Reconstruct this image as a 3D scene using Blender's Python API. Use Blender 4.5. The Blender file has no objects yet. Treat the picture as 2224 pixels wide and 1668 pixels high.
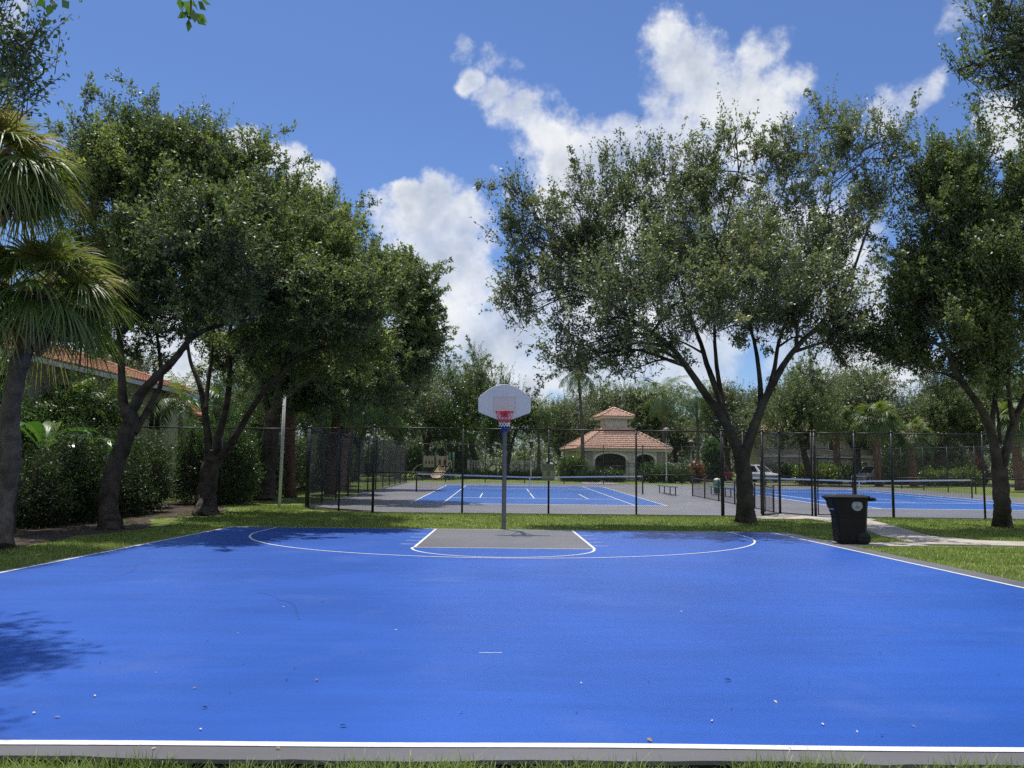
import bpy, math, random
import numpy as np
from mathutils import Matrix, Vector

# ------------------------------------------------------------------ camera, sky, sun, exposure
S = bpy.context.scene
COL = S.collection
F_PX, W_PX, H_PX = 1820.0, 2224.0, 1668.0
YAW, PITCH, ROLL = 0.6, 5.52, 0.65
CAMZ = 1.51
ROT = (Matrix.Rotation(math.radians(-YAW), 3, 'Z') @ Matrix.Rotation(math.radians(90 + PITCH), 3, 'X')
       @ Matrix.Rotation(math.radians(ROLL), 3, 'Z'))
cam_d = bpy.data.cameras.new('camera')
cam_d.sensor_width = 36.0
cam_d.lens = 36.0 * F_PX / W_PX
cam_d.clip_start = 0.05
cam_d.clip_end = 3000
cam = bpy.data.objects.new('camera', cam_d)
COL.objects.link(cam)
M4 = ROT.to_4x4()
M4.translation = Vector((0, 0, CAMZ))
cam.matrix_world = M4
S.camera = cam

SUNV = Vector((-0.15, 0.30, 1.0)).normalized()
SUN_EL = math.asin(SUNV.z)
SUN_AZ = math.atan2(SUNV.x, SUNV.y)
sun_d = bpy.data.lights.new('sun', 'SUN')
sun_d.energy = 4.2
sun_d.angle = math.radians(0.55)
sun_d.color = (1.0, 0.955, 0.88)
sun = bpy.data.objects.new('sun', sun_d)
COL.objects.link(sun)
sun.rotation_euler = SUNV.to_track_quat('Z', 'Y').to_euler()
sun.location = (0, 0, 60)

S.view_settings.view_transform = 'Standard'
S.view_settings.look = 'None'
S.view_settings.exposure = 0.18
S.view_settings.gamma = 1.0
S.render.engine = 'CYCLES'
cy = S.cycles
cy.max_bounces = 6
cy.diffuse_bounces = 4
cy.glossy_bounces = 2
cy.transmission_bounces = 3
cy.transparent_max_bounces = 8
cy.sample_clamp_indirect = 4.0
cy.caustics_reflective = False
cy.caustics_refractive = False
cy.use_denoising = False
cy.use_adaptive_sampling = True
cy.adaptive_threshold = 0.015


def ray(px, py):
    v = ROT @ Vector(((px - W_PX / 2) / F_PX, -(py - H_PX / 2) / F_PX, -1.0))
    return v


def at(px, py, Y):
    v = ray(px, py)
    t = Y / v.y
    return (v.x * t, Y, CAMZ + v.z * t)


def gz(y):
    if y < 22.8:
        return -0.01 * y
    if y < 30.0:
        return -0.228 + (y - 22.8) / 7.2 * 0.026
    if y < 70.0:
        return -0.202 + 0.0085 * (y - 30.0)
    return 0.138


def gp(px, py):
    v = ray(px, py)
    z = 0.0
    for _ in range(30):
        t = (z - CAMZ) / v.z
        z = gz(v.y * t)
    return (v.x * t, v.y * t, z)


# world: nishita sky with cumulus clouds placed by direction
world = bpy.data.worlds.new('World')
S.world = world
world.use_nodes = True
NT = world.node_tree
NT.nodes.clear()


class NG:
    """tiny node helper"""
    def __init__(s, tree):
        s.t = tree

    def n(s, typ, **kw):
        nd = s.t.nodes.new(typ)
        for k, v in kw.items():
            setattr(nd, k, v)
        return nd

    def link(s, a, b):
        s.t.links.new(a, b)

    def setin(s, sock, v):
        if isinstance(v, (int, float)):
            sock.default_value = v
        elif isinstance(v, (tuple, list, Vector)):
            v = tuple(v)
            if sock.type == 'RGBA' and len(v) == 3:
                v = v + (1.0,)
            sock.default_value = v
        else:
            s.link(v, sock)

    def math(s, op, a, b=None, c=None, clamp=False):
        m = s.n('ShaderNodeMath', operation=op)
        m.use_clamp = clamp
        s.setin(m.inputs[0], a)
        if b is not None:
            s.setin(m.inputs[1], b)
        if c is not None:
            s.setin(m.inputs[2], c)
        return m.outputs[0]

    def vmath(s, op, a, b=None, out=0):
        m = s.n('ShaderNodeVectorMath', operation=op)
        s.setin(m.inputs[0], a)
        if b is not None:
            s.setin(m.inputs[3] if op == 'SCALE' else m.inputs[1], b)
        return m.outputs[out]

    def noise(s, vec, scale, detail=2.0, rough=0.5, color=False, dist=0.0):
        m = s.n('ShaderNodeTexNoise')
        if vec is not None:
            s.setin(m.inputs['Vector'], vec)
        m.inputs['Scale'].default_value = scale
        m.inputs['Detail'].default_value = detail
        m.inputs['Roughness'].default_value = rough
        m.inputs['Distortion'].default_value = dist
        return m.outputs['Color' if color else 'Fac']

    def ramp(s, fac, stops, interp='LINEAR'):
        m = s.n('ShaderNodeValToRGB')
        m.color_ramp.interpolation = interp
        cr = m.color_ramp
        while len(cr.elements) > 1:
            cr.elements.remove(cr.elements[-1])
        cr.elements[0].position = stops[0][0]
        cr.elements[0].color = tuple(stops[0][1]) + (1.0,)
        for p, c in stops[1:]:
            e = cr.elements.new(p)
            e.color = tuple(c) + (1.0,)
        s.setin(m.inputs['Fac'], fac)
        return m.outputs['Color']

    def mix(s, fac, a, b, blend='MIX'):
        m = s.n('ShaderNodeMix', data_type='RGBA', blend_type=blend)
        s.setin(m.inputs['Factor'], fac)
        s.setin(m.inputs[6], a)
        s.setin(m.inputs[7], b)
        return m.outputs[2]

    def maprange(s, v, a, b, c=0.0, d=1.0, smooth=True):
        m = s.n('ShaderNodeMapRange')
        m.interpolation_type = 'SMOOTHSTEP' if smooth else 'LINEAR'
        m.clamp = True
        s.setin(m.inputs['Value'], v)
        m.inputs['From Min'].default_value = a
        m.inputs['From Max'].default_value = b
        m.inputs['To Min'].default_value = c
        m.inputs['To Max'].default_value = d
        return m.outputs['Result']


g = NG(NT)
sky = g.n('ShaderNodeTexSky', sky_type='NISHITA')
sky.sun_disc = False
sky.sun_elevation = SUN_EL
sky.sun_rotation = SUN_AZ
sky.altitude = 0.0
sky.air_density = 1.0
sky.dust_density = 0.35
sky.ozone_density = 3.0
tc = g.n('ShaderNodeTexCoord')
dirv = tc.outputs['Generated']
# cloud lobes: (source px x, y, radius px, weight)
LOBES = [
    (1485, 130, 105, .85), (1450, 85, 62, .75), (1510, 200, 140, .85), (1570, 255, 150, .85), (1470, 270, 110, .85), (1660, 240, 100, .7),
    (1640, 120, 65, .65), (1700, 100, 50, .5), (1500, 310, 110, .9), (1400, 300, 80, .8),
    (1010, 105, 36, .62), (1075, 130, 42, .55), (1120, 150, 30, .5),
    (1035, 190, 44, .85), (1100, 225, 55, .85), (1155, 270, 70, .85), (1200, 315, 70, .85), (1210, 375, 90, .9), (1300, 355, 95, .9),
    (1360, 300, 75, 1), (1290, 470, 130, 1), (1180, 420, 70, .9), (1400, 420, 150, 1), (1530, 430, 120, .8), (1085, 400, 28, .55),
    (880, 430, 55, 1), (930, 440, 75, 1), (990, 480, 65, 1), (900, 520, 100, 1), (980, 570, 110, 1), (1010, 640, 110, .95),
    (830, 470, 55, .75), (960, 690, 110, .95), (1040, 760, 120, 1), (900, 800, 140, 1), (1140, 680, 120, .95), (1180, 780, 130, 1), (1120, 840, 110, 1),
    (1250, 620, 160, 1), (1300, 760, 170, 1), (1500, 700, 190, 1), (1700, 560, 160, .85), (1800, 520, 120, .9), (1780, 700, 200, 1),
    (540, 310, 45, .9), (600, 350, 55, .95), (680, 395, 45, .8), (640, 430, 80, .9),
    (1920, 230, 65, .72), (1970, 205, 55, .65), (1885, 250, 50, .6), (2030, 190, 40, .6), (2190, 270, 60, .8), (2200, 310, 60, .9),
    (1960, 800, 90, .8), (2150, 20, 80, .42), (2100, 40, 60, .4), (30, 50, 70, .5), (380, 770, 120, .95), (200, 760, 150, .9), (60, 720, 110, .85),
]
wn = g.noise(dirv, 7.0, 5.0, 0.6, color=True)
warp = g.vmath('SCALE', g.vmath('SUBTRACT', wn, (0.5, 0.5, 0.5)), 0.10)
wdir = g.vmath('NORMALIZE', g.vmath('ADD', dirv, warp))
field = None
for (lx, ly, lr, lw) in LOBES:
    c = ray(lx, ly).normalized()
    ang = lr / F_PX
    d = g.vmath('DISTANCE', wdir, tuple(c), out=1)
    v = g.maprange(d, ang * 1.38, ang * 0.22, 0.0, lw)
    field = v if field is None else g.math('SMOOTH_MAX', field, v, 0.12)
sep = g.n('ShaderNodeSeparateXYZ')
g.link(dirv, sep.inputs[0])
nf_ = g.noise(wdir, 2.6, 4.0, 0.5)
back = g.math('MULTIPLY', g.maprange(nf_, 0.40, 0.56), g.maprange(sep.outputs['Y'], 0.55, 0.25))  # unseen clouds behind the camera, added as fill light for the tree fronts
field = g.math('MAXIMUM', field, back)
n1 = g.noise(dirv, 26.0, 10.0, 0.66)
n2 = g.noise(dirv, 6.0, 6.0, 0.55)
n1b = g.noise(g.vmath('ADD', dirv, (-0.004, 0.0, 0.014)), 26.0, 7.0, 0.62)
n3 = g.noise(dirv, 11.0, 4.0, 0.5)
n3b = g.noise(g.vmath('ADD', dirv, (-0.008, 0.0, 0.03)), 11.0, 4.0, 0.5)
dens = g.math('ADD', field, g.math('MULTIPLY', g.math('SUBTRACT', n1, 0.5), 1.55))
dens = g.math('ADD', dens, g.math('MULTIPLY', g.math('SUBTRACT', n2, 0.5), 0.5))
dens = g.math('MULTIPLY', dens, g.maprange(field, 0.02, 0.25))
alpha = g.math('MULTIPLY', g.maprange(dens, 0.22, 0.88), g.maprange(n2, 0.32, 0.58, 0.62, 1.0))
rel = g.math('ADD', g.math('MULTIPLY', g.math('SUBTRACT', n1, n1b), 1.1), g.math('MULTIPLY', g.math('SUBTRACT', n3, n3b), 1.7))
core = g.maprange(dens, 0.55, 1.25)
lum = g.math('ADD', g.math('SUBTRACT', 0.84, g.math('MULTIPLY', core, 0.30)), g.math('MULTIPLY', rel, 0.62))  # grey cores and relief towards the sun shade the clouds by colour
lum = g.maprange(lum, 0.0, 1.0, 0.0, 1.0, smooth=False)
ccol = g.ramp(lum, [(0.0, (0.30, 0.37, 0.48)), (0.45, (0.50, 0.56, 0.66)), (0.75, (0.80, 0.83, 0.88)), (1.0, (0.98, 0.98, 0.98))])
bg1 = g.n('ShaderNodeBackground')
SKY_STRENGTH = 0.105
skyc = g.mix(1.0, sky.outputs['Color'], (0.64, 0.765, 1.02), 'MULTIPLY')
g.link(skyc, bg1.inputs['Color'])
bg1.inputs['Strength'].default_value = SKY_STRENGTH
bg2 = g.n('ShaderNodeBackground')
g.link(ccol, bg2.inputs['Color'])
bg2.inputs['Strength'].default_value = 0.88
mx = g.n('ShaderNodeMixShader')
g.link(alpha, mx.inputs[0])
g.link(bg1.outputs[0], mx.inputs[1])
g.link(bg2.outputs[0], mx.inputs[2])
wo = g.n('ShaderNodeOutputWorld')
g.link(mx.outputs[0], wo.inputs['Surface'])
world.cycles.sampling_method = 'MANUAL'
world.cycles.sample_map_resolution = 512

# ------------------------------------------------------------------ helpers
rng = np.random.default_rng(7)
random.seed(7)


def tag(o, label=None, cat=None, group=None, kind=None):
    if label:
        o['label'] = label
    if cat:
        o['category'] = cat
    if group:
        o['group'] = group
    if kind:
        o['kind'] = kind
    return o


def empty(name, loc, label=None, cat=None, group=None):
    o = bpy.data.objects.new(name, None)
    COL.objects.link(o)
    o.location = loc
    o.empty_display_size = 0.3
    return tag(o, label, cat, group)


def origin(p):
    v = Vector((0, 0, 0))
    while p is not None:
        v += p.location
        p = p.parent
    return v


def dup(root, loc=None, rz=None, label=None, scale=None):
    r = root.copy()
    COL.objects.link(r)
    if loc is not None:
        r.location = loc
    if rz is not None:
        r.rotation_euler = (0, 0, rz)
    if scale is not None:
        r.scale = scale if isinstance(scale, tuple) else (scale,) * 3
    if label:
        r['label'] = label
    for ch in list(root.children):
        c = ch.copy()
        COL.objects.link(c)
        c.parent = r
        for gch in list(ch.children):
            d = gch.copy()
            COL.objects.link(d)
            d.parent = c
    return r


def np_mesh(name, V, F, mats, parent=None, mi=None, tint=None, smooth=False):
    """V (n,3); F list of index arrays with uniform width each"""
    V = np.asarray(V, dtype=np.float64).reshape(-1, 3)
    if parent is not None:
        V = V - np.array(origin(parent))
    me = bpy.data.meshes.new(name)
    Fs = F if isinstance(F, list) else [F]
    Fs = [np.asarray(f, dtype=np.int32) for f in Fs if len(f)]
    nl = sum(f.size for f in Fs)
    npoly = sum(len(f) for f in Fs)
    me.vertices.add(len(V))
    me.vertices.foreach_set('co', V.astype(np.float32).ravel())
    me.loops.add(nl)
    me.polygons.add(npoly)
    me.loops.foreach_set('vertex_index', np.concatenate([f.ravel() for f in Fs]))
    starts = []
    acc = 0
    for f in Fs:
        w = f.shape[1]
        starts.append(acc + np.arange(len(f), dtype=np.int32) * w)
        acc += f.size
    me.polygons.foreach_set('loop_start', np.concatenate(starts))
    for m in (mats if isinstance(mats, (list, tuple)) else [mats]):
        me.materials.append(m)
    if mi is not None:
        me.polygons.foreach_set('material_index', np.asarray(mi, dtype=np.int32))
    if smooth is not False:
        if smooth is True:
            me.polygons.foreach_set('use_smooth', np.ones(npoly, dtype=bool))
        else:
            me.polygons.foreach_set('use_smooth', np.asarray(smooth, dtype=bool))
    if tint is not None:
        a = me.attributes.new('tint', 'FLOAT', 'FACE')
        a.data.foreach_set('value', np.asarray(tint, dtype=np.float32))
    me.update(calc_edges=True)
    me.validate()
    o = bpy.data.objects.new(name, me)
    COL.objects.link(o)
    if parent is not None:
        o.parent = parent
    return o


class MB:
    """mesh collector: boxes, tubes, prisms, sheets -> ONE mesh object"""
    def __init__(s):
        s.v = []
        s.f = []
        s.sm = []

    def add(s, verts, faces, smooth=False):
        b = len(s.v)
        s.v += [tuple(p) for p in verts]
        s.f += [tuple(i + b for i in f) for f in faces]
        s.sm += [smooth] * len(faces)
        return s

    def box(s, x0, x1, y0, y1, z0, z1, m=None):
        p = [(x0, y0, z0), (x1, y0, z0), (x1, y1, z0), (x0, y1, z0), (x0, y0, z1), (x1, y0, z1), (x1, y1, z1), (x0, y1, z1)]
        if m is not None:
            p = [tuple(m @ Vector(q)) for q in p]
        return s.add(p, [(0, 3, 2, 1), (4, 5, 6, 7), (0, 1, 5, 4), (1, 2, 6, 5), (2, 3, 7, 6), (3, 0, 4, 7)])

    def cbox(s, x0, x1, y0, y1, z0, z1, c=0.02):
        """box with chamfered vertical and top edges"""
        def ring(x0, x1, y0, y1, z, c):
            return [(x0 + c, y0, z), (x1 - c, y0, z), (x1, y0 + c, z), (x1, y1 - c, z), (x1 - c, y1, z), (x0 + c, y1, z), (x0, y1 - c, z), (x0, y0 + c, z)]
        return s.loft([ring(x0, x1, y0, y1, z0, c), ring(x0, x1, y0, y1, z1 - c, c), ring(x0 + c, x1 - c, y0 + c, y1 - c, z1, c)])

    def loft(s, rings, cap=True, smooth=False):
        n = len(rings[0])
        vs = [p for r in rings for p in r]
        fs = []
        for k in range(len(rings) - 1):
            for i in range(n):
                j = (i + 1) % n
                fs.append((k * n + i, k * n + j, (k + 1) * n + j, (k + 1) * n + i))
        s.add(vs, fs, smooth)
        if cap:
            b = len(s.v) - len(vs)
            s.f.append(tuple(b + i for i in reversed(range(n))))
            s.f.append(tuple(b + (len(rings) - 1) * n + i for i in range(n)))
            s.sm += [False, False]
        return s

    def tube(s, pts, radii, n=8, cap=True, smooth=True, ref=None):
        pts = [Vector(p) for p in pts]
        if isinstance(radii, (int, float)):
            radii = [radii] * len(pts)
        rings = []
        u = None
        for i, p in enumerate(pts):
            t = (pts[min(i + 1, len(pts) - 1)] - pts[max(i - 1, 0)]).normalized()
            if u is None:
                r = Vector(ref) if ref else (Vector((1, 0, 0)) if abs(t.x) < 0.8 else Vector((0, 1, 0)))
                u = (r - t * r.dot(t)).normalized()
            else:
                u = (u - t * u.dot(t)).normalized()
            w = t.cross(u)
            rings.append([tuple(p + (u * math.cos(a) + w * math.sin(a)) * radii[i]) for a in [2 * math.pi * k / n for k in range(n)]])
        return s.loft(rings, cap, smooth)

    def prism(s, poly, z0, z1, axis='z'):
        """extrude 2-D polygon; axis z: (x,y); y: (x,z) ; x: (y,z)"""
        def P(a, b, h):
            return (a, b, h) if axis == 'z' else ((a, h, b) if axis == 'y' else (h, a, b))
        n = len(poly)
        vs = [P(a, b, z0) for a, b in poly] + [P(a, b, z1) for a, b in poly]
        fs = [tuple(reversed(range(n))), tuple(range(n, 2 * n))] + [(i, (i + 1) % n, n + (i + 1) % n, n + i) for i in range(n)]
        return s.add(vs, fs)

    def sheet(s, poly):
        return s.add(poly, [tuple(range(len(poly)))])

    def build(s, name, m, parent=None):
        me = bpy.data.meshes.new(name)
        o = origin(parent)
        me.from_pydata([(a - o.x, b - o.y, c - o.z) for a, b, c in s.v], [], s.f)
        me.materials.append(m)
        me.polygons.foreach_set('use_smooth', s.sm)
        me.update()
        import bmesh
        bm = bmesh.new()
        bm.from_mesh(me)
        bmesh.ops.recalc_face_normals(bm, faces=bm.faces)
        bm.to_mesh(me)
        bm.free()
        ob = bpy.data.objects.new(name, me)
        COL.objects.link(ob)
        if parent is not None:
            ob.parent = parent
        return ob


def smooth_path(pts, k=5):
    P = [Vector(p) for p in pts]
    if len(P) < 3:
        return P
    P = [P[0] * 2 - P[1]] + P + [P[-1] * 2 - P[-2]]
    out = []
    for i in range(1, len(P) - 2):
        a, b, c, d = P[i - 1], P[i], P[i + 1], P[i + 2]
        for j in range(k):
            t = j / k
            out.append(0.5 * ((2 * b) + (c - a) * t + (2 * a - 5 * b + 4 * c - d) * t * t + (3 * b - a - 3 * c + d) * t ** 3))
    out.append(P[-2])
    return out


# ------------------------------------------------------------------ materials
def new_mat(name):
    m = bpy.data.materials.new(name)
    m.use_nodes = True
    m.node_tree.nodes.clear()
    gg = NG(m.node_tree)
    out = gg.n('ShaderNodeOutputMaterial')
    return m, gg, out


def pmat(name, col, rough=0.6, var=0.15, scale=4.0, bump=0.0, bscale=30.0, metal=0.0, spec=0.5, col2=None, detail=5.0):
    m, q, out = new_mat(name)
    t = q.n('ShaderNodeTexCoord').outputs['Object']
    b = q.n('ShaderNodeBsdfPrincipled')
    n = q.noise(t, scale, detail, 0.6)
    c2 = col2 if col2 else tuple(min(1, c * (1 + var)) for c in col)
    c1 = col if col2 else tuple(c * (1 - var) for c in col)
    q.link(q.mix(q.maprange(n, 0.3, 0.7), c1, c2), b.inputs['Base Color'])
    b.inputs['Roughness'].default_value = rough
    b.inputs['Metallic'].default_value = metal
    b.inputs['Specular IOR Level'].default_value = spec
    if bump > 0:
        bn = q.n('ShaderNodeBump')
        bn.inputs['Strength'].default_value = 1.0
        bn.inputs['Distance'].default_value = bump
        q.link(q.noise(t, bscale, 4.0, 0.6), bn.inputs['Height'])
        q.link(bn.outputs[0], b.inputs['Normal'])
    q.link(b.outputs[0], out.inputs['Surface'])
    return m


def leaf_mat(name, stops, transl=0.30, gloss=0.07, grough=0.35, tcol=1.6):
    m, q, out = new_mat(name)
    a = q.n('ShaderNodeAttribute', attribute_name='tint')
    c = q.ramp(a.outputs['Fac'], stops)
    d = q.n('ShaderNodeBsdfDiffuse')
    q.link(c, d.inputs['Color'])
    tr = q.n('ShaderNodeBsdfTranslucent')
    q.link(q.mix(1.0, c, (1.4 * tcol / 1.6, 1.5 * tcol / 1.6, 0.72), 'MULTIPLY'), tr.inputs['Color'])
    gl = q.n('ShaderNodeBsdfGlossy')
    gl.inputs['Roughness'].default_value = grough
    m1 = q.n('ShaderNodeMixShader')
    m1.inputs[0].default_value = transl
    q.link(d.outputs[0], m1.inputs[1])
    q.link(tr.outputs[0], m1.inputs[2])
    m2 = q.n('ShaderNodeMixShader')
    m2.inputs[0].default_value = gloss
    q.link(m1.outputs[0], m2.inputs[1])
    q.link(gl.outputs[0], m2.inputs[2])
    q.link(m2.outputs[0], out.inputs['Surface'])
    return m


OAK = leaf_mat('oak_leaf', [(0, (0.070, 0.098, 0.042)), (0.45, (0.132, 0.178, 0.076)), (0.8, (0.24, 0.285, 0.105)), (1, (0.39, 0.40, 0.14))], 0.42, 0.06, 0.45)
OAK2 = leaf_mat('grey_olive_oak_leaf', [(0, (0.078, 0.100, 0.060)), (0.5, (0.168, 0.204, 0.112)), (0.85, (0.24, 0.27, 0.135)), (1, (0.32, 0.27, 0.14))], 0.40, 0.08, 0.45)  # greyer olive leaf colour than OAK
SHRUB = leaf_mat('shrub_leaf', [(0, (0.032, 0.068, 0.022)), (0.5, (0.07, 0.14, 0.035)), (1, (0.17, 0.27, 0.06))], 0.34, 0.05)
HEDGE = leaf_mat('shaded_hedge_leaf', [(0, (0.020, 0.040, 0.014)), (0.5, (0.042, 0.078, 0.024)), (1, (0.095, 0.14, 0.04))], 0.3, 0.035, .5)  # darker copy of the shrub leaf, canopy shade put into its colour
LIME = leaf_mat('lime_leaf', [(0, (0.06, 0.12, 0.02)), (0.5, (0.15, 0.22, 0.03)), (1, (0.32, 0.34, 0.06))], 0.35, 0.06)
REDLEAF = leaf_mat('croton_leaf', [(0, (0.05, 0.06, 0.02)), (0.4, (0.18, 0.06, 0.03)), (1, (0.40, 0.13, 0.04))], 0.3, 0.06)
PALM = leaf_mat('palm_leaf', [(0, (0.035, 0.072, 0.022)), (0.5, (0.085, 0.145, 0.036)), (0.9, (0.19, 0.23, 0.065)), (1, (0.34, 0.27, 0.13))], 0.36, 0.06, 0.45)
BANANA = leaf_mat('banana_leaf', [(0, (0.04, 0.10, 0.025)), (0.6, (0.07, 0.16, 0.035)), (1, (0.14, 0.22, 0.06))], 0.4, 0.09, 0.3)
GRASSB = leaf_mat('grass_blade', [(0, (0.105, 0.165, 0.040)), (0.5, (0.22, 0.295, 0.070)), (0.85, (0.33, 0.39, 0.115)), (1, (0.48, 0.40, 0.20))], 0.22, 0.03, 0.4)
BARK = pmat('oak_bark', (0.030, 0.024, 0.019), 0.9, 0, 3.0, 0.03, 14.0, col2=(0.095, 0.080, 0.066), spec=.2)
BARK_R = pmat('right_oak_bark', (0.034, 0.029, 0.024), 0.9, 0, 2.2, 0.03, 12.0, col2=(0.095, 0.084, 0.070), spec=.2)
PALMB = pmat('palm_bark', (0.06, 0.05, 0.042), 0.9, 0, 5.0, 0.03, 20.0, col2=(0.15, 0.125, 0.105))
BOOT = pmat('palm_boot', (0.10, 0.060, 0.040), 0.9, 0, 6.0, 0.02, 20.0, col2=(0.24, 0.155, 0.10))
REDBARK = pmat('reddish_palm_bark', (0.11, 0.05, 0.035), 0.9, 0, 5.0, 0.03, 16.0, col2=(0.20, 0.10, 0.07))
TWIG = pmat('twig', (0.085, 0.075, 0.062), 0.9, 0.2)
BLACK = pmat('black_vinyl', (0.012, 0.013, 0.015), 0.42, 0.2, 5.0)
WIRE = pmat('black_wire', (0.014, 0.015, 0.017), 0.45, 0.1, 5.0)
WHITE = pmat('white_paint', (0.74, 0.74, 0.72), 0.5, 0.04, 3.0)
LINE = pmat('court_line_paint', (0.56, 0.57, 0.59), 0.65, 0, 14.0, col2=(0.74, 0.745, 0.75), detail=8.0)
GREYPOST = pmat('grey_post_paint', (0.52, 0.53, 0.54), 0.45, 0.05, 6.0)
CONC = pmat('concrete', (0.33, 0.295, 0.26), 0.9, 0, 1.8, 0.004, 60.0, col2=(0.46, 0.42, 0.37))
STUCCO = pmat('stucco', (0.56, 0.53, 0.49), 0.9, 0.1, 2.0, 0.01, 40.0)
CREAM = pmat('cream_stucco', (0.62, 0.56, 0.45), 0.9, 0.06, 2.0, 0.008, 40.0)
YELLOW = pmat('yellow_stucco', (0.70, 0.50, 0.24), 0.9, 0.06, 2.0, 0.008, 40.0)
TERRA = pmat('terracotta', (0.50, 0.27, 0.19), 0.8, 0, 5.0, 0, 1, col2=(0.76, 0.51, 0.39))
TERRA2 = pmat('red_tile', (0.46, 0.19, 0.11), 0.8, 0, 5.0, 0, 1, col2=(0.64, 0.32, 0.21))
DARKIN = pmat('dark_parts_and_opening_shade', (0.05, 0.05, 0.055), 0.9, 0.2)  # dark tone of tables and deck, also painted shade of the panel openings
SOIL = pmat('soil_mulch', (0.026, 0.018, 0.012), 0.95, 0, 4.0, 0.03, 25.0, col2=(0.085, 0.058, 0.040), detail=8.0)
TANP = pmat('tan_plastic', (0.40, 0.33, 0.23), 0.45, 0.06, 3.0)
SLIDE = pmat('slide_plastic', (0.55, 0.40, 0.23), 0.4, 0.05, 2.0)
GREENB = pmat('green_bench_paint', (0.03, 0.13, 0.085), 0.45, 0.1, 4.0)
GLASS = pmat('dark_glass', (0.02, 0.022, 0.026), 0.08, 0.05, 1.0, spec=0.7)
RUBBER = pmat('rubber', (0.015, 0.015, 0.016), 0.8, 0.2, 5.0)
RUST = pmat('dry_leaf_brown', (0.32, 0.17, 0.07), 0.8, 0.2, 20.0)
PALEL = pmat('dry_leaf_pale', (0.62, 0.54, 0.40), 0.8, 0.15, 20.0)
DARKL = pmat('dry_leaf_dark', (0.035, 0.028, 0.025), 0.8, 0.2, 20.0)


def court_mat(name, col, spec=0.45, rough=0.42, spots=True):
    m, q, out = new_mat(name)
    t = q.n('ShaderNodeTexCoord').outputs['Object']
    b = q.n('ShaderNodeBsdfPrincipled')
    big = q.noise(t, 0.33, 4.0, 0.55)
    # squeegee streaks run along x
    mp = q.n('ShaderNodeMapping')
    mp.inputs['Scale'].default_value = (0.35, 2.6, 1.0)
    q.link(t, mp.inputs['Vector'])
    st = q.noise(mp.outputs[0], 1.6, 5.0, 0.6)
    fine = q.noise(t, 70.0, 3.0, 0.7)
    k = q.math('ADD', q.math('MULTIPLY', q.math('SUBTRACT', big, 0.5), 0.60), q.math('MULTIPLY', q.math('SUBTRACT', st, 0.5), 0.40))
    k = q.math('ADD', k, q.math('MULTIPLY', q.math('SUBTRACT', fine, 0.5), 0.05))
    k = q.math('ADD', k, 1.0)
    c = q.mix(1.0, col, q.n('ShaderNodeCombineXYZ').outputs[0], 'MULTIPLY')
    comb = m.node_tree.nodes[-2] if False else None
    cx = q.n('ShaderNodeCombineXYZ')
    for i in range(3):
        q.link(k, cx.inputs[i])
    c = q.mix(1.0, col, cx.outputs[0], 'MULTIPLY')
    # pale dust patches
    dust = q.maprange(q.noise(t, 0.55, 6.0, 0.65), 0.52, 0.78)
    c = q.mix(q.math('MULTIPLY', dust, 0.09), c, (0.35, 0.38, 0.44))
    if spots:
        v = q.n('ShaderNodeTexVoronoi')
        v.inputs['Scale'].default_value = 2.6
        q.link(t, v.inputs['Vector'])
        sp = q.maprange(v.outputs['Distance'], 0.030, 0.018)
        pick = q.maprange(q.noise(t, 1.1, 1.0), 0.56, 0.60)
        c = q.mix(q.math('MULTIPLY', q.math('MULTIPLY', sp, pick), 0.55), c, (0.02, 0.03, 0.08))
    q.link(c, b.inputs['Base Color'])
    rr = q.math('ADD', rough - 0.06, q.math('MULTIPLY', big, 0.14))
    q.link(rr, b.inputs['Roughness'])
    b.inputs['Specular IOR Level'].default_value = spec
    bn = q.n('ShaderNodeBump')
    bn.inputs['Distance'].default_value = 0.0002
    bn.inputs['Strength'].default_value = 0.8
    q.link(q.noise(t, 160.0, 2.0, 0.6), bn.inputs['Height'])
    q.link(bn.outputs[0], b.inputs['Normal'])
    q.link(b.outputs[0], out.inputs['Surface'])
    return m


BLUE = court_mat('blue_acrylic', (0.016, 0.086, 0.395))
BLUE_T = court_mat('tennis_blue_acrylic', (0.024, 0.108, 0.38), spots=False)
GREY_C = court_mat('grey_acrylic', (0.140, 0.136, 0.143), spots=False)
GREY_T = court_mat('tennis_grey_acrylic', (0.185, 0.180, 0.19), spots=False)


def ground_mat():
    m, q, out = new_mat('lawn')
    t = q.n('ShaderNodeTexCoord').outputs['Object']
    b = q.n('ShaderNodeBsdfPrincipled')
    a = q.noise(t, 0.5, 6.0, 0.6)
    f = q.noise(t, 28.0, 5.0, 0.7)
    c = q.ramp(q.math('ADD', q.math('MULTIPLY', a, 0.55), q.math('MULTIPLY', f, 0.45)),
               [(0.30, (0.090, 0.125, 0.034)), (0.48, (0.16, 0.21, 0.055)), (0.60, (0.23, 0.275, 0.078)), (0.75, (0.29, 0.28, 0.12))])
    q.link(c, b.inputs['Base Color'])
    b.inputs['Roughness'].default_value = 0.9
    b.inputs['Specular IOR Level'].default_value = 0.15
    bn = q.n('ShaderNodeBump')
    bn.inputs['Distance'].default_value = 0.05
    q.link(f, bn.inputs['Height'])
    q.link(bn.outputs[0], b.inputs['Normal'])
    q.link(b.outputs[0], out.inputs['Surface'])
    return m


LAWN = ground_mat()
EDGE = pmat('broken_asphalt', (0.012, 0.012, 0.013), 0.9, 0.4, 12.0, 0.02, 30.0)
ROADM = pmat('asphalt', (0.05, 0.05, 0.052), 0.9, 0.15, 3.0, 0.004, 60.0)


# ------------------------------------------------------------------ ground, courts, paths
def gground(x, y):
    if y < 4.56:
        return gz(y) - 0.085
    return gz(y) - 0.05


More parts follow.
